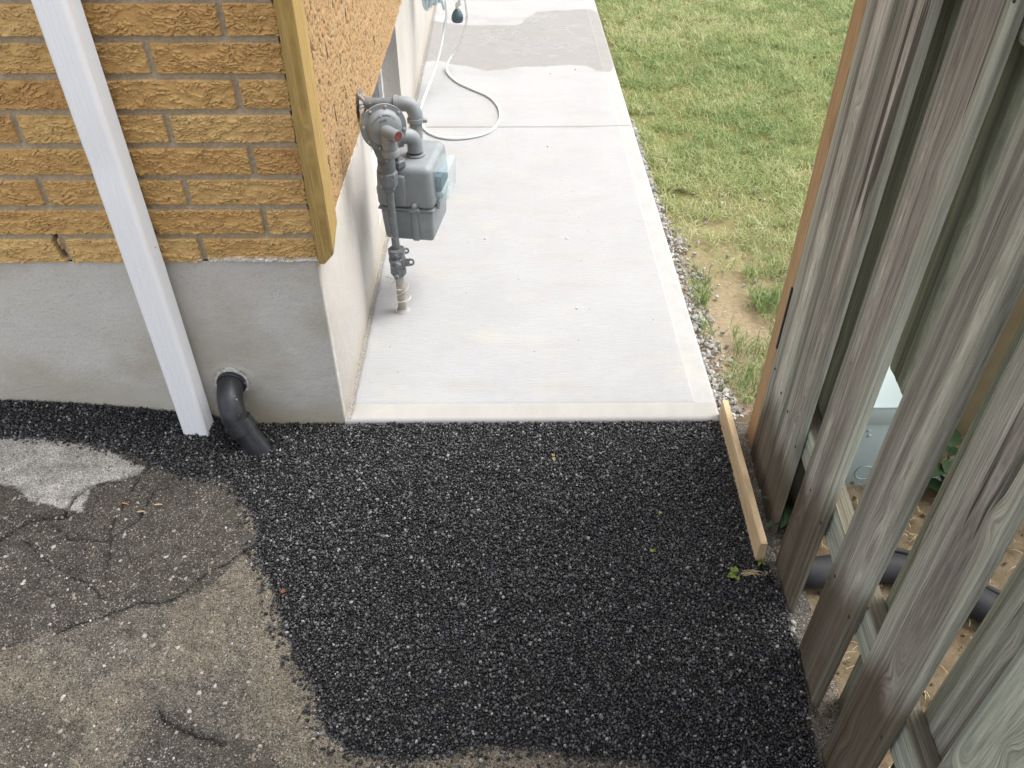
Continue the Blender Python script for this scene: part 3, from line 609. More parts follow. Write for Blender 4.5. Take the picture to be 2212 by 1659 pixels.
for k in range(1, 6): a = k/6*math.pi/2; prof.append((x0+c_-c_*math.cos(a), y0+c_-c_*math.sin(a)))
V = []; F = []; n = len(prof); zs = list(np.linspace(-.02, 2.72, 60))
for i, z in enumerate(zs):
    for j, (a, b) in enumerate(prof):
        dent = .0035*math.exp(-((z-.775)/.012)**2)*(1 if b < y0+.01 else 0)
        V.append((a+.0012*math.sin(z*3.1), b+dent+.001*math.sin(z*5), z))
for i in range(len(zs)-1):
    for j in range(n): F.append((i*n+j, i*n+(j+1) % n, (i+1)*n+(j+1) % n, (i+1)*n+j))
F.append(tuple(range(n))); F.append(tuple((len(zs)-1)*n+j for j in range(n)))
sp_.add(V, F); ob = sp_.build('downspout', M['white'], ang=14)
tag(ob, 'white ribbed metal downspout running down the brick front wall into the black asphalt', 'downspout')
# ------------------------------------------------------------------ black drain pipe
P0 = ABSC; P3 = Vector(oz(566, 977, 0)); P2 = Vector(oy(514, 912, 1.530))
d = (P3-P2).normalized(); dp = empty('drain_pipe', 'black plastic elbow pipe coming out of the grey foundation beside the white downspout', 'drain pipe', (P0.x, P0.y, P0.z))
def rel(mb, name, mat, par, **kw):
    bmesh.ops.translate(mb.bm, verts=mb.bm.verts, vec=-Vector(par.location)); return mb.build(name, mat, par, **kw)
rel(MB().tube([P0+Vector((0, .02, 0)), P0+Vector((0, -.02, -.001)), P0+Vector((.004, -.052, -.014)), P0.lerp(P2, .62)+Vector((-.002, -.022, .004)), P2-d*.01, P2+d*.02], .0315, 28), 'elbow', M['abs'], dp)
rel(MB().tube([P2-d*.004, P2+d*.026], .0362, 28, sm=0), 'collar', M['abs'], dp)
rel(MB().cyl(P0+Vector((0, .012, 0)), P0+Vector((0, -.014, -.001)), .0362, n=28, bev=.002), 'collar', M['abs'], dp)
rel(MB().cyl(P2+d*.0, P3+d*.03, .0295, n=28), 'outlet', M['abs'], dp)
# broken parging ring round the hole
V = []; n = 40
rg = MB(); A_ = []
for k in range(n):
    a = 2*math.pi*k/n; r1_ = .035; r2_ = .040+.007*random.random()*(1 if .3 < a < 3.4 else .5)
    A_.append((P0+Vector((r1_*math.cos(a), -.004, r1_*math.sin(a))), P0+Vector((r2_*math.cos(a), -.003*random.random()-.002, r2_*math.sin(a)*1.05)), P0+Vector((r2_*1.04*math.cos(a), .006, r2_*1.08*math.sin(a)))))
V = [q for t3 in A_ for q in t3]; F = []
for k in range(n):
    a, b = 3*k, 3*((k+1) % n); F += [(a, b, b+1, a+1), (a+1, b+1, b+2, a+2)]
m_ = m_flat('broken_parging', (.62, .61, .58), .9, .2, nz=.3, bs=.8, scale=80)
hp(rg.add(V, F).build('mortar_ring', m_, smooth=False))

# ------------------------------------------------------------------ gas meter
gm = empty('gas_meter', 'grey painted gas meter with round regulator on a riser pipe beside the brick side wall', 'gas meter', (-.319, 2.10, PATHZ))
RX, RY = -.319, 2.10
zv = lambda u, v, y=RY: oy(u, v, y)[2]
z_un = zv(832, 374); z_v1, z_v0 = zv(856, 536), zv(864, 592)
def gp(mb, name, mat, par=gm, **kw):
    bmesh.ops.translate(mb.bm, verts=mb.bm.verts, vec=-Vector(gm.location)); return mb.build(name, mat, par, **kw)
gp(MB().tube([(RX, RY, PATHZ-.01), (RX+.001, RY, .08), (RX, RY, z_v0+.005)], .0128, 22), 'lower_riser', M['oldpipe'])
gp(MB().cyl((RX, RY, z_v1-.005), (RX-.003, RY-.002, z_un), .0113, n=22), 'riser_pipe', M['paint2'])
vb = MB(); hz = (z_v1-z_v0)
vb.lathe([(.021, 0), (.023, .006), (.023, hz*.25), (.019, hz*.27), (.024, hz*.42), (.026, hz*.55), (.024, hz*.68), (.019, hz*.74), (.0245, hz*.76), (.0245, hz*.97), (.018, hz)], (RX, RY, z_v0), n=8)
vb.cyl((RX, RY-.015, z_v0+hz*.52), (RX+.002, RY-.037, z_v0+hz*.52), .013, n=18, bev=.002)
vo = gp(vb, 'shutoff_valve', M['paint2'], ang=25)
def gpr(mb, name, mat, **kw):      # meter body parts stand turned a little towards the street
    bmesh.ops.rotate(mb.bm, verts=mb.bm.verts, cent=Vector((-.285, 2.235, 0)), matrix=Matrix.Rotation(R(-9), 3, 'Z')); return gp(mb, name, mat, **kw)
def lug(c, ax, up_, L, w_, t_, hole, mb):
    c = Vector(c); ax = Vector(ax).normalized(); up_ = Vector(up_).normalized(); nn = 14; pts = []
    for k in range(nn+1): a = -math.pi/2+math.pi*k/nn; pts.append(c+up_*(L+w_*math.cos(a))+ax.cross(up_)*w_*math.sin(a))
    pts += [c+ax.cross(up_)*w_*1.15, c-ax.cross(up_)*w_*1.15]
    hc = c+up_*L; hp_ = [hc+(up_*math.cos(a)+ax.cross(up_)*math.sin(a))*hole for a in [-math.pi/2+math.pi*k/nn for k in range(nn+1)]]
    hp_ += [hc-up_*hole*.9+ax.cross(up_)*hole*.6, hc-up_*hole*.9-ax.cross(up_)*hole*.6]
    N_ = len(pts); V = [p+ax*t_/2 for p in pts]+[p-ax*t_/2 for p in pts]+[p+ax*t_/2 for p in hp_]+[p-ax*t_/2 for p in hp_]
    F = []
    for k in range(N_):
        j = (k+1) % N_; F += [(k, j, 2*N_+j, 2*N_+k), (N_+k, N_+j, 3*N_+j, 3*N_+k), (k, j, N_+j, N_+k), (2*N_+k, 2*N_+j, 3*N_+j, 3*N_+k)]
    mb.add(V, F)
lv = MB(); lu2 = MB(); lug((RX-.004, RY-.039, z_v0+hz*.30), (0, -1, .1), (-.05, 0, 1), .028, .0115, .004, .0042, lv)
lug((RX+.012, RY-.010, z_v0+hz*.50), (.1, -1, .3), (1, .1, .05), .028, -0+.0105, .005, .005, lu2); lu3 = MB(); lug((RX+.014, RY+.004, z_v0+hz*.86), (.1, -1, .2), (1, .1, .0), .014, .0085, .005, .0035, lu3)
lv.cyl((RX-.001, RY-.036, z_v0+hz*.22), (RX-.001, RY-.052, z_v0+hz*.22), .0065, n=6)
for b_, nm_ in ((lv, 'valve_lever'), (lu2, 'locking_lug'), (lu3, 'locking_lug')):
    o = gp(b_, nm_, M['paint2'], ang=30); o.parent = vo
# union nut
un = MB(); un.lathe([(.0155, -.05), (.019, -.044), (.019, -.035), (.0265, -.033), (.0285, -.02), (.0285, .004), (.024, .008)], (RX-.003, RY-.002, z_un), n=8)
gp(un, 'union_nut', M['paint2'], ang=25)
gp(MB().lathe([(.022, .006), (.0235, .012), (.0235, .05), (.021, .055)], (RX-.003, RY-.002, z_un), n=28), 'union_collar', M['paint2'])
# regulator
RN = Vector((.36, -.93, .08)).normalized(); RC = Vector(oy(829, 275, 2.040))
U_ = Vector((0, 0, 1)).cross(RN).normalized(); W_ = RN.cross(U_).normalized()
if U_.x < 0: U_ = -U_
rg_ = MB()
rg_.lathe([(.030, -.055), (.036, -.045), (.046, -.020), (.052, -.008), (.058, -.006), (.0595, -.003), (.0595, .0), (.0590, .0025), (.047, .0030), (.0455, .0045), (.0440, .010), (.040, .0155), (.030, .0205), (.018, .0225), (.013, .023)], RC, RN, 48)
reg = gp(rg_, 'regulator', M['paint'], ang=35)
b_ = MB(); b_.tube([RC-RN*.03-W_*.02, RC-RN*.045-W_*.05, Vector((RX-.003, RY-.002, z_un+.05))], [.034, .030, .024], 24); o = gp(b_, 'inlet_body', M['paint2'], reg)
V0 = RC+RN*.018-U_*.002-W_*.004; V1 = V0+RN*.044+U_*.022-W_*.004
o = gp(MB().tube([V0, V0+(V1-V0)*.5, V1], [.0175, .0155, .0150], 24), 'vent_spout', M['paint'], reg)
dv = (V1-V0).normalized(); o = gp(MB().lathe([(.0125, -.001), (.0125, .0008), (.006, .0002)], V1, dv, 20), 'vent_screen', M['rust'], reg)
D0 = RC+RN*.020-W_*.026+U_*.003
o = gp(MB().tube([D0+W_*.022-RN*.01, D0+RN*.004, D0+Vector((.004, -.004, -.026))], [.021, .021, .0195], 26), 'spring_barrel', M['paint'], reg)
D1 = D0+Vector((.004, -.004, -.024)); o = gp(MB().lathe([(.0205, 0), (.0225, -.003), (.0225, -.015), (.020, -.018)], D1, (.0, 0, 1), 30), 'barrel_cap', M['paint'], reg)
for a in (80, 38, 125, -12, 172, 215, 252):
    p = RC+(U_*math.cos(R(a))+W_*math.sin(R(a)))*.0528+RN*.0025
    o = gp(MB().lathe([(.0042, 0), (.0042, .0008), (.0034, .003), (.001, .0042)], p, RN, 14), 'screw', M['screw'], reg)
def text3(s, size, mat4, depth=.0008):
    cu = bpy.data.curves.new('t', 'FONT'); cu.body = s; cu.size = size; cu.extrude = depth; cu.align_x = 'CENTER'; cu.align_y = 'CENTER'; cu.resolution_u = 3
    o = bpy.data.objects.new('t', cu); COL.objects.link(o); bpy.context.view_layer.update()
    me = bpy.data.meshes.new_from_object(o.evaluated_get(bpy.context.evaluated_depsgraph_get())); bpy.data.objects.remove(o); me.transform(mat4); return me
lb = bmesh.new()
for txt, rad_, a0, st_ in (('BRYAN DONKIN', .0345, 146, 9.2), ('RMG', .0245, 116, 15)):
    for i, ch in enumerate(txt):
        if ch == ' ': continue
        a = R(a0-i*st_); pr_ = RC+(U_*math.cos(a)+W_*math.sin(a))*rad_+RN*(.0185 if rad_ > .03 else .0222)
        ux = U_*math.sin(a)-W_*math.cos(a); uy = U_*math.cos(a)+W_*math.sin(a)
        m4 = Matrix((ux, uy, RN)).transposed().to_4x4(); m4.translation = pr_-gm.location; me = text3(ch, .0085, m4); lb.from_mesh(me)
me = bpy.data.meshes.new('lettering'); lb.to_mesh(me); me.materials.append(M['paint']); o = link('lettering', me, reg)
# regulator outlet to the meter
MY0, MY1, MX0, MX1 = 2.135, 2.335, -.348, -.190; MZT = .478
EC = Vector((-.268, 2.205, z_un+.058)); so_ = RC-RN*.012-W_*.030+U_*.02
o1 = MB(); o1.tube([so_-U_*.01, so_+U_*.02, EC+Vector((-.02, -.006, .0))], .0165, 22); gp(o1, 'outlet_nipple', M['paint2'])
e1 = MB(); e1.tube([EC+Vector((-.030, -.012, 0)), EC+Vector((-.012, -.004, .003)), EC+Vector((.006, .003, -.004)), EC+Vector((.013, .007, -.022)), EC+Vector((.013, .007, -.045))], .0215, 26)
e1.tube([EC+Vector((-.034, -.0135, 0)), EC+Vector((-.021, -.008, .001))], .0255, 26, sm=0)
gp(e1, 'elbow_fitting', M['paint'])
gp(MB().lathe([(.026, 0), (.027, .002), (.027, .006), (.0235, .009)], (EC.x+.013, EC.y+.007, MZT-.002), n=30), 'flange', M['paint2'])
gp(MB().lathe([(.019, 0), (.0225, .003), (.0225, .018), (.017, .021), (.013, .03)], (-.298, 2.148, MZT-.003), n=6), 'hex_fitting', M['paint2'], ang=25)
# pipe back into the wall
yp = 2.345; pz = oy(800, 224, yp)[2]; xe = oy(882, 224, yp)[0]
gp(MB().cyl((XW-.06, yp, pz), (xe-.022, yp, pz), .0165, n=24), 'wall_pipe', M['paint2'])
e2 = MB(); e2.tube([(xe-.035, yp, pz), (xe-.016, yp, pz), (xe+.006, yp, pz-.006), (xe+.017, yp-.004, pz-.026), (xe+.018, yp-.006, pz-.045)], .0215, 28)
e2.tube([(xe-.040, yp, pz), (xe-.028, yp, pz)], .0245, 28, sm=0); e2.tube([(xe+.018, yp-.006, pz-.040), (xe+.018, yp-.007, pz-.052)], .0245, 28, sm=0); e2.box((xe+.036, yp-.016, pz-.052), (xe+.052, yp+.0, pz-.042), .003)
gp(e2, 'elbow_fitting', M['paint'])
gp(MB().cyl((xe+.018, yp-.006, pz-.048), (xe+.018, yp-.02, MZT-.002), .0185, n=24), 'meter_nipple', M['paint'])
mo = MB(); 
V = []
for k in range(34):
    a = 2*math.pi*k/34; rr_ = .030+.016*random.random(); V.append((XW+.004+.006*random.random(), yp+rr_*.8*math.cos(a), pz+rr_*math.sin(a)*1.25-.006))
F = [(k, (k+1) % 34, 34+(k+1) % 34, 34+k) for k in range(34)]; V += [(XW+.014+.008*random.random(), yp+.019*math.cos(2*math.pi*k/34), pz+.019*math.sin(2*math.pi*k/34)) for k in range(34)]
mo.add(V, F+[tuple(range(34))]); o = mo.build('pipe_mortar', M['mort'], smooth=False); hp(o)
# meter body
up_ = MB(); up_.box((MX0, MY0, .352), (MX1, MY1, MZT), .020, 4, taper=1.07)
up_.box((MX0-.003, MY0-.003, .346), (MX1+.002, MY1+.003, .352), .002); up_.lathe([(.010, -.012), (.010, 0), (.008, .006), (.004, .010)], (MX0+.105, MY0-.006, .366), (0, -1, .25), 18)
up_.box((MX0+.088, MY0-.014, .346), (MX0+.120, MY0+.002, .358), .003); up_.box((MX0-.014, MY0+.03, .372), (MX0+.004, MY0+.06, .40), .006); up_.cyl((MX1+.008, MY0+.03, .345), (MX1+.008, MY0+.03, .362), .006)
up_.box((MX0+.03, MY0-.008, .36), (MX0+.085, MY0+.01, .455), .008, 3)
gpr(up_, 'upper_case', M['paint'], ang=45)
lw = MB(); lw.box((MX0+.002, MY0+.001, .245), (MX1-.001, MY1-.001, .3455), .010, 3, taper=.93); lw.box((MX0+.092, MY0-.004, .25), (MX0+.112, MY0+.012, .344), .004, 2); gpr(lw, 'lower_case', M['paint'], ang=45)
ix = MX1-.002
gpr(MB().box((ix, MY0+.035, .395), (ix+.022, MY0+.125, .440), .004), 'index_housing', M['index'])
gpr(MB().box((ix, MY0+.035, .375), (ix+.026, MY0+.125, .392), .003), 'index_plate', M['indexlight'])
cv = MB(); cx0, cx1, cy0, cy1, cz0, cz1 = ix, ix+.046, MY0+.022, MY0+.140, .372, .462
cv.box((cx0, cy0, cz0), (cx1, cy1, cz1), .006, 2, taper=.86); gpr(cv, 'index_cover', M['cover'])
# tracer wire
tw = MB(); pts = []
for k in range(46):
    t = k/45; a = 2*math.pi*2.4*t+2.4; rr_ = .019+.006*math.sin(7*t+1)+.004*t; pts.append((RX+rr_*math.cos(a)*1.15+.003, RY+rr_*math.sin(a), PATHZ+.030+.075*t+.008*math.sin(11*t)))
pts = [(RX-.018, RY-.012, PATHZ+.004), (RX-.017, RY-.016, PATHZ+.022)]+pts; tw.tube(pts, .0013, 8, sm=3); tw.tube([(RX-.01, RY-.012, z_v0-.012), (RX-.04, RY-.004, z_v0-.006)], .001, 8, sm=0); gp(tw, 'tracer_wire', M['wire'])
gp(MB().lathe([(.027, -.004), (.022, .002), (.017, .006), (.0145, .010)], (RX, RY, PATHZ), n=24), 'concrete_collar', MPath)

# ------------------------------------------------------------------ hoses
hz_ = PATHZ+.0075
pp = [(435, 0), (425, 200), (385, 420), (330, 600), (262, 780), (238, 880), (255, 970), (330, 1035), (450, 1066), (600, 1062), (740, 1030), (820, 978), (856, 905), (840, 820), (770, 745), (650, 690), (540, 640), (470, 585), (443, 525), (460, 470), (520, 370), (575, 250), (600, 130), (590, 0)]
def lift(y_): return .0
pts = []
zl = [.40, .26, .15, .07, .012, 0, 0, 0, 0, 0, 0, 0, 0, 0, 0, 0, 0, .0, .01, .03, .09, .20, .31, .42]
for (a, b), z in zip(pp, zl): pts.append(oz(*Z3(a, b), hz_+z))
hk = Vector((XW+.05, 4.05, 1.12))
pts = [tuple(hk+Vector((.0, .03, 0))), tuple(hk+Vector((.06, 0, -.25)))]+pts+[tuple(hk+Vector((.16, -.03, -.22))), tuple(hk+Vector((.04, -.03, .0)))]
hs_ = MB().tube(pts, .0058, 14, sm=8); ob = hs_.build('hose', M['hose']); tag(ob, 'clear plastic hose lying in one long loop on the pale concrete path', 'hose')
cl = empty('hose_coil', 'pale blue hose coil hanging low on the foundation wall at the top of the photo', 'hose coil', tuple(hk))
cm = MB(); cz_ = .80
bot = oy(930, 18, 4.07)[2]
for i in range(5):
    ra = (1.12-bot)/2*(1-.012*i); rb = .085-.008*i; q = []
    for k in range(25):
        a = 2*math.pi*k/24; q.append((hk.x+.012*i+.014+.012*math.sin(3*a+i), hk.y+rb*math.sin(a)+.012*math.cos(2*a+i), 1.12-ra+ra*math.cos(a)))
    cm.tube(q, .0085, 12, sm=3)
cm.tube([oy(948, -60, 4.0), oy(950, -20, 4.0), oy(958, 12, 4.0), oy(961, 21, 4.0)], .008, 12)
rel(cm, 'coil', M['coil'], cl); rel(MB().tube([hk+Vector((-.055, 0, 0)), hk+Vector((.05, 0, 0)), hk+Vector((.075, 0, .03))], .006, 10), 'hook', M['steel'], cl)
bp = Vector(oy(988, 33, 3.95)); bu = empty('rubber_bulb', 'dark rubber bulb hanging on a pale tube over the wet patch of the path', 'bulb', tuple(bp))
rel(MB().lathe([(.006, .030), (.012, .026), (.020, .014), (.0255, .0), (.0275, -.012), (.0265, -.020), (.022, -.028), (.012, -.031)], bp, (.05, 0, 1), 28), 'bulb', M['bulb'], bu)
top = Vector(oy(993, 0, 3.95)); rel(MB().tube([bp+Vector((0, 0, .024)), bp+Vector((.001, 0, .05)), top, top+Vector((-.01, 0, .2)), hk+Vector((.10, -.02, -.08)), hk+Vector((.03, -.02, .0))], .0075, 12), 'tube', M['cord'], bu)
# ------------------------------------------------------------------ fence
FR = -.058; fence = empty('board_fence', 'weathered grey board-on-board wooden fence along the right side with new pine end post', 'fence', (.53, 0, 0), FR)
def fy(y): return y/math.cos(FR)
def board(name, ya, yb, x0_, z0_, z1_, mat, seed, knots=(), dirt=0, th=.019, ny=26, lean=0, dz=.012, cut=None, tw_=0):
    w_ = yb-ya; o = timber(name, w_, th, z1_-z0_, mat, seed, fence, dz, ny, [(k[0], k[1], k[2]) for k in knots], cut, dirt, .0045, z0=z0_)
    o.location = (x0_, fy((ya+yb)/2), z0_); o.rotation_euler = (lean, 0, tw_); return o
board('board', 1.372, 1.505, 0, -.012, 1.84, M['wood'], 1.3, ((-.02, .92, .8), (.03, .5, 1.2)), .2)
board('board', 1.238, 1.366, .001, -.012, 1.83, M['wood'], 2.7, ((.02, .87, .9), (-.01, .36, 1.2), (.035, .62, .8)), .2)
board('board', 1.022, 1.160, -.001, .0, 1.84, M['wood'], 3.4, ((.045, .22, 1.2), (-.03, 1.0, .9)), .30, lean=.012)
board('board', .812, .939, .0, -.006, 1.85, M['wood'], 4.9, ((-.012, .52, .9), (.03, .95, .8)), .32, lean=.018)
board('board', .600, .725, -.002, -.014, 1.84, M['wood'], 5.6, ((-.008, .37, 1.1), (.012, .150, 1.1), (.055, .62, .6), (-.04, .75, .8)), .34, lean=-.014, ny=34)
board('board', .368, .501, -.006, -.014, 1.85, M['woodpale'], 6.2, ((.045, .46, .9), (.0, .60, .8)), 0, ny=34)
for i, y in enumerate((.14, -.085, -.31, -.535, -.76)): board('board', y, y+.15, 0, -.012, 1.84, M['wood'], 7.1+i, (), .15, ny=10, dz=.05)
xb = .019+.035
board('back_board', 1.205, 1.345, xb, -.01, 1.83, M['woodgreen'], 8.3, ((.02, .5, 1.3), (-.01, 1.05, 1.2)), .1, ny=16)
board('back_board', .965, 1.105, xb, .612, 1.83, M['woodgreen'], 9.4, ((.0, .95, .8),), 0, ny=16)
board('back_board', .695, .834, xb, -.01, 1.83, M['woodgreen'], 10.2, ((.01, .85, .9),), .12, ny=16)
board('back_board', .497, .636, xb, -.01, 1.83, M['wood'], 11.7, ((.0, .6, .9),), .3, ny=16)
for i, y in enumerate((.245, .02, -.205, -.43)): board('back_board', y, y+.14, xb, -.01, 1.83, M['wood'], 12.3+i, (), .1, ny=8, dz=.05)
def rail(z, seed, mat):
    o = timber('rail', .086, .035, 2.33, mat, seed, fence, .02, 14, ((.01, .9, .8), (-.01, 1.7, .9)), None, 0, .003)
    o.rotation_euler = (R(-90), 0, 0); o.location = (.019, -.84, z+.043)   # along +y
    return o
for o in (rail(.240, 14.2, M['woodpale']), rail(1.170, 15.1, M['woodgreen'])):
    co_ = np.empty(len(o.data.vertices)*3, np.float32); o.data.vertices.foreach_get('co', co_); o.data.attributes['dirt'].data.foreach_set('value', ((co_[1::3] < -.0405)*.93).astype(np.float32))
po = timber('post', .068, .089, 2.0, M['woodnew'], 16.4, fence, .02, 18, ((.01, .72, .8), (-.02, 1.5, .7)), None, .06, .004, relief=.0003, wav=.0006); po.location = (.004, fy(1.5420), -.05); po['label'] = 'new orange pine end post'
o = timber('stop_board', .045, .019, 1.45, M['woodnew'], 17.3, fence, .03, 10, (), None, 0, .002, relief=.0003); o.location = (.03, fy(1.600), .33); o.rotation_euler = (R(1.0), 0, 0); o.parent = fence
hg = MB(); hg.box((-.003, fy(1.497), .335), (.0215, fy(1.5035), .50), .001)
for z in (.36, .418, .475): hg.cyl((.006, fy(1.506), z-.018), (.006, fy(1.506), z+.018), .005, n=12)
hg.build('hinge', M['steel'], fence)
# nails heads
for y in (1.40, 1.47, 1.24, 1.33, 1.02, 1.10, .82, .90, .61, .70):
    for z in (.285, 1.215): nl = MB(); nl.lathe([(.0035, .0), (.003, .0012)], (-.0008, fy(y)+random.uniform(-.006, .006), z+random.uniform(-.01, .01)), (-1, 0, 0), 8); nl.build('nail', M['steel'], fence)
# ------------------------------------------------------------------ wooden form strip
fs = timber('form_board', .10, .0175, .478, M['woodform'], 18.5, None, .012, 14, ((.02, .13, .6), (-.02, .2, .35)), None, .0, .0015, relief=.0002, wav=.0008)
A0 = Vector((.5475, 1.150, 0)); A1 = Vector((.5585, 1.622, 0)); dv = (A1-A0); L_ = dv.length
fs.rotation_euler = (R(-90), 0, -math.atan2(dv.x, dv.y)); fs.location = (A0.x, A0.y, .071-.05)
fs.scale = (1, 1, L_/.478); tag(fs, 'thin raw wooden strip set on edge between the black asphalt and the fence', 'form board')
# ------------------------------------------------------------------ behind the fence
ub = empty('utility_box', 'pale grey-green metal utility box seen through the gap in the fence', 'utility box', (.85, 1.39, 0))
bz = oy(1897, 882, 1.385)[2]
rel(MB().box((.74, 1.39, -.01), (1.0, 1.62, bz-.05), .003).box((.733, 1.384, bz-.052), (1.006, 1.63, bz), .004), 'cabinet', M['utility'], ub)
# the lid slopes back
lid = MB(); lid.add([(.731, 1.383, bz), (1.008, 1.383, bz), (1.008, 1.632, bz+.05), (.731, 1.632, bz+.05), (.731, 1.383, bz+.004), (1.008, 1.383, bz+.004), (1.008, 1.632, bz+.055), (.731, 1.632, bz+.055)], [(0, 1, 2, 3), (4, 5, 6, 7), (0, 1, 5, 4), (1, 2, 6, 5), (2, 3, 7, 6), (3, 0, 4, 7)])
lid.add([(.733, 1.386, bz), (.733, 1.63, bz), (.733, 1.63, bz+.05)], [(0, 1, 2)]); rel(lid, 'lid', M['utility'], ub, smooth=False)
kc = Vector(oy(1868, 1021, 1.388)); ko = MB()
ko.tube([kc+Vector((.022*math.cos(a), 0, .022*math.sin(a))) for a in [2*math.pi*k/24 for k in range(25)]], .0014, 6, sm=0); rel(ko, 'knockout', M['utility'], ub)
bb = MB()
for u, v in ((1877, 931), (1878, 941)): q = oy(u, v, 1.389); bb.lathe([(.005, 0), (.003, .003)], q, (0, -1, 0), 12)
rel(bb, 'rivets', M['utility'], ub)
wp = MB(); q = oz(2027, 1027, .045); wp.tube([(1.0, 1.40, .045), (q[0], q[1], .045), (1.2, 1.36, .045), (1.6, 1.35, .04)], .0125, 18); tag(wp.build('conduit', M['conduit']), 'pale grey plastic conduit lying on the dirt behind the fence', 'conduit')
pn = oy(2110, 957, 1.56); pm = MB()
for i in range(6): pm.box((1.03+i*.23, 1.56+.001*(i % 2), pn[2]), (1.03+i*.23+.227, 1.58+.001*(i % 2), 1.7), .003)
tag(pm.build('plywood_panel', M['panel']), 'olive brown wooden panel standing behind the fence and utility box', 'wooden panel')
bpz = .030
cp = MB(); q = [(.628, 1.115), (.665, 1.105), (.74, 1.115), (.83, 1.115), (.93, 1.07), (1.01, 1.00), (1.15, .90), (1.5, .8)]
cp.tube([(a, b, bpz) for a, b in q], .034, 22); tag(cp.build('drain_hose', M['plastic']), 'thick black plastic pipe snaking on the dirt behind the fence boards', 'pipe')
cb = MB(); cb.tube([oz(1900, 1176, .02), oz(1925, 1186, .025), oz(1960, 1195, .02), oz(2060, 1235, .02), oz(2150, 1278, .03), oz(2200, 1300, .02)], .007, 12); tag(cb.build('cable', M['plastic']), 'thin black cable on the dirt behind the fence', 'cable')

# ------------------------------------------------------------------ plants, leaves
def m_leaf(name, col, v=.3):
    m = MT(name); t = m.at('tint'); P = m.pos(); c = m.mix(t, tuple(x*(1-v) for x in col), tuple(x*(1+v) for x in col))
    c = m.mix(m.map(m.noise(P, 90, 3), .4, .7, 0, .3), c, tuple(x*.6 for x in col)); p = m.out(c, .5, m.bump(m.noise(P, 200, 2), .2, .001), .4)
    tr = m.n('ShaderNodeBsdfTranslucent', {'Color': c}); o = [n for n in m.t.nodes if n.type == 'OUTPUT_MATERIAL'][0]
    ms = m.n('ShaderNodeMixShader', {0: .25, 1: m.p.outputs[0], 2: tr.outputs[0]}); m.t.links.new(ms.outputs[0], o.inputs['Surface']); return m.m
M['leaf'] = m_leaf('dark_green_leaf', (.045, .095, .035)); M['sprout'] = m_leaf('yellow_green_leaf', (.28, .38, .06)); M['dry'] = m_leaf('dry_leaf', (.42, .30, .13))
def leaf(mb_list, base, dirv, L, W, nrm, curl=.2):
    dirv = Vector(dirv).normalized(); nrm = Vector(nrm); s = dirv.cross(nrm).normalized(); nrm = s.cross(dirv); V = []; n = 8
    for i in range(n+1):
        t = i/n; w_ = W*math.sin(math.pi*min(1, t**.75*1.0))*.5*(1-.25*t); c = Vector(base)+dirv*L*t-nrm*L*curl*t*t
        V += [c-s*w_+nrm*w_*.35, c, c+s*w_+nrm*w_*.35]
    F = []
    for i in range(n):
        for j in (0, 1): a = i*3+j; F.append((a, a+1, a+4, a+3))
    mb_list.add(V, F)
def plant(name, lab, at_, nleaf, L, W, mat, spread=1., h=.05, seed=1):
    rs = random.Random(seed); root = empty(name, lab, 'plant', at_); fo = MB(); stm = MB()
    for i in range(nleaf):
        a = rs.uniform(0, 2*math.pi); e = rs.uniform(.3, 1); st0 = Vector(at_); tip = st0+Vector((math.cos(a)*L*.6*e*spread, math.sin(a)*L*.6*e*spread, h*rs.uniform(.4, 1.1)))
        stm.tube([st0, st0.lerp(tip, .5)+Vector((0, 0, .01)), tip], .0009, 5, sm=2)
        leaf(fo, tip, (math.cos(a), math.sin(a), rs.uniform(-.2, .35)), L*rs.uniform(.7, 1.2), W*rs.uniform(.8, 1.2), (0, 0, 1), rs.uniform(.1, .4))
    rel(fo, 'leaves', mat, root, ang=80); rel(stm, 'stem', mat, root); return root
plant('leafy_weed', 'dark green broad-leaved weed in the gap beside the wooden strip, behind the fence', (.665, 1.27, .0), 14, .06, .035, M['leaf'], 1., .07, 3)
plant('leafy_weed', 'dark green leaves over the pale conduit behind the fence', (1.07, 1.41, .0), 12, .075, .045, M['leaf'], 1.1, .075, 5)
plant('leafy_weed', 'dark green leaves in front of the pale conduit behind the fence', (1.04, 1.30, .0), 8, .07, .04, M['leaf'], .9, .05, 8)
plant('leafy_weed', 'small dark weed at the foot of the black pipe behind the fence', (.80, 1.03, .0), 6, .035, .02, M['leaf'], .9, .03, 9)
plant('clover_sprout', 'bright green clover sprout growing at the edge of the black asphalt', oz(1587, 1246, .012), 6, .014, .014, M['sprout'], .6, .010, 4)
o = empty('dry_grass_wisp', 'dry straw wisp with green tips trailing over the black asphalt edge', 'dry grass', oz(1625, 1243, .01)); mbx = MB()
for i in range(9):
    a = oz(1640+random.uniform(-8, 15), 1243+random.uniform(-8, 6), .012); b = oz(1596+random.uniform(-10, 30), 1240+random.uniform(-10, 8), .016); mbx.tube([a, tuple((Vector(a)+Vector(b))/2+Vector((0, random.uniform(-.004, .004), .010))), b], .0008, 5, sm=3)
rel(mbx, 'stalks', M['rope'], o)
o = plant('tiny_sprout', 'tiny pale sprout at the near end of the wooden strip', oz(1641, 1219, .012), 4, .012, .007, M['sprout'], .5, .012, 14)
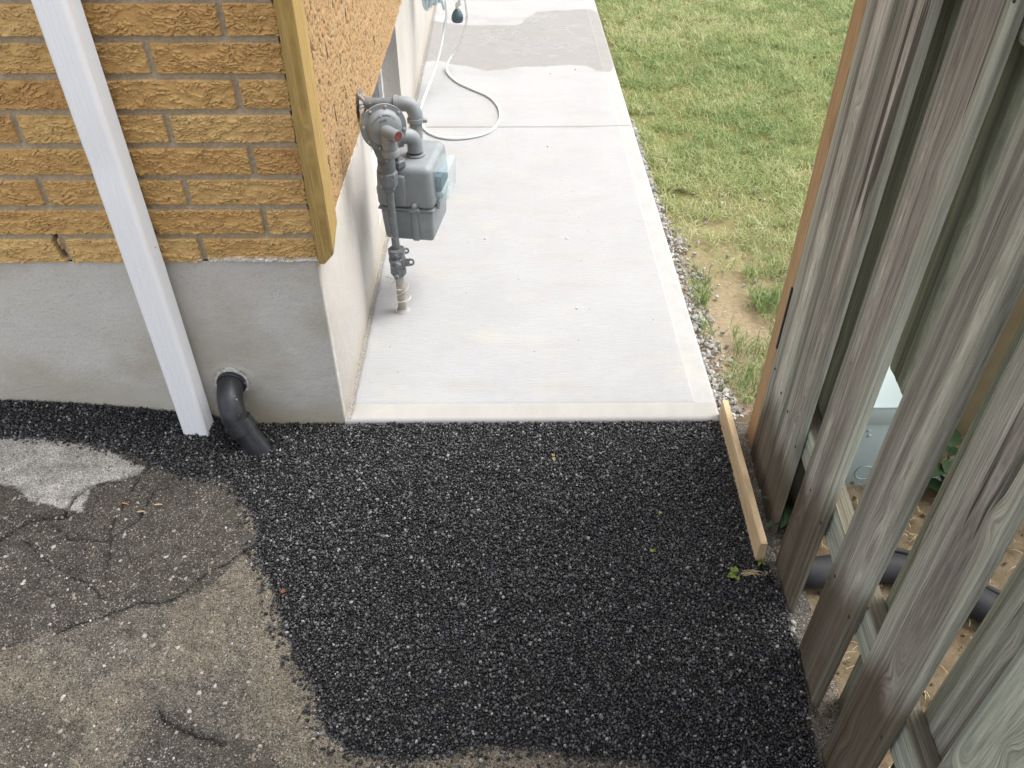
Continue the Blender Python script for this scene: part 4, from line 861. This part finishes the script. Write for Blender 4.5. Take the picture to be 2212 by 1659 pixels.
for nm, lab, p, mt, L, W in (('fallen_leaf', 'tan curled dry leaf on the black asphalt below the path', (1195, 987), 'dry', .015, .009), ('fallen_leaf', 'small yellow-green leaf bit on the black asphalt near the fence, upper one', (1425, 1111), 'sprout', .009, .006), ('fallen_leaf', 'small green leaf bit with thin stem on the black asphalt, lower one', (1410, 1193), 'sprout', .012, .008), ('fallen_leaf', 'orange-brown scrap beside the mouth of the black drain pipe', (525, 970), 'dry', .012, .010), ('fallen_leaf', 'orange-brown scrap on the left edge of the black asphalt', (606, 1280), 'dry', .010, .008)):
    b = MB(); q = Vector(oz(*p, .017)); leaf(b, q, (random.uniform(-1, 1), random.uniform(-1, 1), .1), L, W, (0, 0, 1), .5); leaf(b, q+Vector((.003, .002, 0)), (random.uniform(-1, 1), random.uniform(-1, 1), .3), L*.7, W, (0, 0, 1), .3)
    mm = M[mt] if 'orange' not in lab else m_leaf('rusty_scrap', (.40, .09, .02)); tag(b.build(nm, mm), lab, 'leaf')
for lab, p, a_ in (('thin pale wood splinter on the old asphalt, right one of the two', (342, 1090), .05), ('thin pale wood splinter on the old asphalt, left one of the two', (305, 1105), .12), ('orange-brown wood chip on the dark old asphalt', (271, 1088), -.3), ('tan wood chip beside the thick crack in the old asphalt', (151, 1130), .1)):
    q = Vector(oz(*p, .02)); b = MB(); dv = Vector((math.cos(a_), math.sin(a_), 0))*.009; b.tube([q-dv, q+dv*.2+Vector((0, 0, .001)), q+dv], [.0014, .0017, .001], 6, sm=2)
    q_ = b.build('wood_splinter', m_flat('orange_wood', (.45, .20, .06)) if 'orange' in lab or 'tan wood' in lab else M['rope']); tag(q_, lab, 'wood chip')
# small stones one can count on the path
for p, r_, lab in (((1225, 514), .008, 'largest loose pebble in the middle of the near path slab'), ((1184, 316), .008, 'grey pebble with a dark speck just on the near side of the path joint'), ((1246, 666), .005, 'small pebble nearest the front of the path, below the largest one'), ((1048, 515), .0045, 'tiny pebble on the path between the gas meter and the largest pebble'), ((1243, 150), .006, 'dark crumb on the dry path just below the wet patch, right one'), ((1190, 158), .006, 'dark crumb on the dry path just below the wet patch, left one')):
    q = np.array([oz(*p, PATHZ+.002)]); o = stones('path_pebble', q*0, np.array([r_]), MPeb, np.array([.93]), flat=.4); o.location = q[0]; tag(o, lab, 'pebble', 'loose pebbles on the concrete path')
for p, r_, lab in (((48*.8848*.386/1*0+18, 1245), .008, 'whitish pebble on the old asphalt at the left edge of the photo'), ((1653, 1239), .009, 'light grey stone in the crumbled asphalt beside the fence'), ((1713, 1345), .007, 'chalky white stone wedged at the foot of the third fence board'), ((1714, 1362), .009, 'grey flat stone under the chalky white one by the fence')):
    q = np.array([oz(*p, .012)]); o = stones('stone', q*0, np.array([r_]), MPeb, np.array([.72 if 'whit' in lab else .5])); o.location = q[0]; tag(o, lab, 'stone')

# ------------------------------------------------------------------ gravel, straw, grass
n = 1500; y = 1.63+(rng.random(n)**1.3)*2.0; x = .565+np.abs(rng.normal(size=n))*.045*np.interp(y, [1.6, 2.0, 2.5, 2.75, 3.2], [1.1, .8, 1.0, .35, .12])
r = .0028+.0075*rng.random(n)**2.6; 
x2 = rng.uniform(.6, 1.0, 260); y2 = rng.uniform(1.6, 3.0, 260); r2 = .002+.007*rng.random(260)**3
m = MT('limestone'); t = m.at('tint'); P = m.pos(); c = m.ramp(t, [(0, (0.208, 0.2028, 0.1976)), (.5, (0.3328, 0.3276, 0.3172)), (1, (0.52, 0.5096, 0.4888))]); c = m.mix(m.map(m.noise(P, 60, 4), .4, .7, 0, .4), c, (0.3536, 0.2912, 0.208))
MLime = m.out(c, .85, m.bump(m.noise(P, 200, 4), .5, .003), .25)
xx = np.concatenate([x, x2]); yy = np.concatenate([y, y2]); rr = np.concatenate([r, r2]); zz = -.022+rr*.5+.012*rng.random(len(xx))*(xx < .62)
tag(stones('gravel', np.stack([xx, yy, zz], 1), rr, MLime, rng.random(len(xx)), jit=.38), 'grey crushed stone lying along the right edge of the path', 'gravel', kind='stuff')
n = 900; x = rng.uniform(.6, 1.7, n); y = rng.uniform(.4, 1.6, n); r = .0015+.007*rng.random(n)**3
tag(stones('dirt_crumbs', np.stack([x, y, .0+r*.4], 1), r, MDirt, rng.random(n)), 'crumbs of tan soil and grit behind the fence', 'soil crumbs', kind='stuff')

def blades(name, x, y, L, W, mat, z0, lean, tint):
    n = len(x); a = rng.uniform(0, 2*math.pi, n); dx, dy = np.cos(a), np.sin(a); b = a+math.pi/2+rng.uniform(-.5, .5, n); sx_, sy_ = np.cos(b)*W/2, np.sin(b)*W/2
    V = np.zeros((n, 7, 3)); ts = [0, .4, .75, 1.]
    for i, t in enumerate(ts):
        hh = L*(t*np.cos(lean*t*.8)); rr = L*t*np.sin(lean*t*.9); w_ = [1, .9, .6, 0][i]
        cx, cy, cz = x+dx*rr, y+dy*rr, z0+np.maximum(hh, 0.002)
        if i < 3:
            V[:, 2*i] = np.stack([cx-sx_*w_, cy-sy_*w_, cz], 1); V[:, 2*i+1] = np.stack([cx+sx_*w_, cy+sy_*w_, cz], 1)
        else: V[:, 6] = np.stack([cx, cy, cz], 1)
    o = 7*np.arange(n)[:, None]; Q = np.concatenate([np.array([[0, 1, 3, 2]])+o, np.array([[2, 3, 5, 4]])+o]); T = np.array([[4, 5, 6]])+o
    return npmesh(name, V.reshape(-1, 3), [Q, T], mat, None, {'tint': np.repeat(tint, 7)}, smooth=True)
m = MT('grass_blade'); t = m.at('tint'); c = m.ramp(t, [(0, (.10, .17, .06)), (.3, (.20, .29, .10)), (.6, (.34, .41, .16)), (.82, (.48, .50, .26)), (1, (.62, .56, .37))])
m.out(c, .55, None, .35); tr_ = m.n('ShaderNodeBsdfTranslucent', {'Color': c}); o_ = [q for q in m.t.nodes if q.type == 'OUTPUT_MATERIAL'][0]; ms = m.n('ShaderNodeMixShader', {0: .35, 1: m.p.outputs[0], 2: tr_.outputs[0]}); m.t.links.new(ms.outputs[0], o_.inputs['Surface']); MGr = m.m
bare = [(*oz(1520, 545)[:2], .055, .17), (*oz(1580, 640)[:2], .085, .16), (*oz(1618, 690)[:2], .07, .12), (*oz(1556, 700)[:2], .04, .18), (*oz(1600, 610)[:2], .10, .05), (*oz(1560, 480)[:2], .10, .06), (*oz(1590, 770)[:2], .03, .06), (*oz(1470, 415)[:2], .06, .05)]
N0 = 230000; x = rng.uniform(.57, 3.2, N0); y = 1.66+rng.random(N0)**.9*4.6; k = x < .75+(y-1.4)*.48+.35; x, y = x[k], y[k]
den = .35+.65*sst(.38, .55, fbm(x*9, y*9, 4, 33)); 
edge_ = np.interp(y, [1.6, 1.9, 2.05, 2.3, 2.6, 2.9, 3.3, 6], [.60, .575, .60, .625, .605, .575, .558, .55]); den = den*sst(-.01, .05, x-edge_+.05*(vn(y*14, x*0, 5)-.5))
for bx, by, ra, rb in bare: den = den*sst(.6, 1.25, np.hypot((x-bx)/ra, (y-by)/rb)+.5*(fbm(x*22, y*22, 3, 9)-.5)*2)
near = 1-sst(2.2, 2.9, y); den = den*(1-.45*near)
k = rng.random(len(x)) < den; x, y, near = x[k], y[k], near[k]; n = len(x); pt = fbm(x*2.6, y*2.6, 4, 44); cl_ = fbm(x*11, y*11, 3, 45)
tint = np.clip(.52+.6*(pt-.5)+.5*(cl_-.5)+rng.normal(size=n)*.15+.18*(rng.random(n) < .10)+.12*near, 0, 1)
L = (.021+.027*rng.random(n))*(.75+.7*cl_); lean = rng.uniform(.5, 1.75, n)
tag(blades('grass', x, y, L, np.interp(y, [1.7, 5], [.0021, .0034])*(.8+.4*rng.random(n)), MGr, -.024, lean, tint), 'short patchy green lawn with yellow blades beside the path', 'grass', kind='stuff')
n = 2600; cx = rng.uniform(.60, .98, 60); cy = rng.uniform(1.66, 2.4, 60); q = rng.integers(0, 60, n); x = cx[q]+rng.normal(size=n)*.022; y = cy[q]+rng.normal(size=n)*.03; k = (x > .585)
for bx, by, ra, rb in bare[:5]: k &= np.hypot((x-bx)/ra, (y-by)/rb) > .8
x, y = x[k], y[k]; n = len(x)
tag(blades('grass_tufts', x, y, .03+.04*rng.random(n), np.full(n, .0028), MGr, -.02, rng.uniform(.3, 1.3, n), np.clip(.30+rng.normal(size=n)*.16, 0, 1)), 'darker green grass tufts between gravel and bare soil by the post', 'grass tufts', kind='stuff')
n = 700; x = rng.uniform(.62, 1.5, n); y = rng.uniform(.45, 1.5, n)
tag(blades('straw_litter', x, y, .015+.03*rng.random(n), np.full(n, .0014), M['rope'], .002, rng.uniform(1.5, 1.75, n), rng.random(n)), 'dry straw bits scattered on the soil behind the fence', 'straw', kind='stuff')
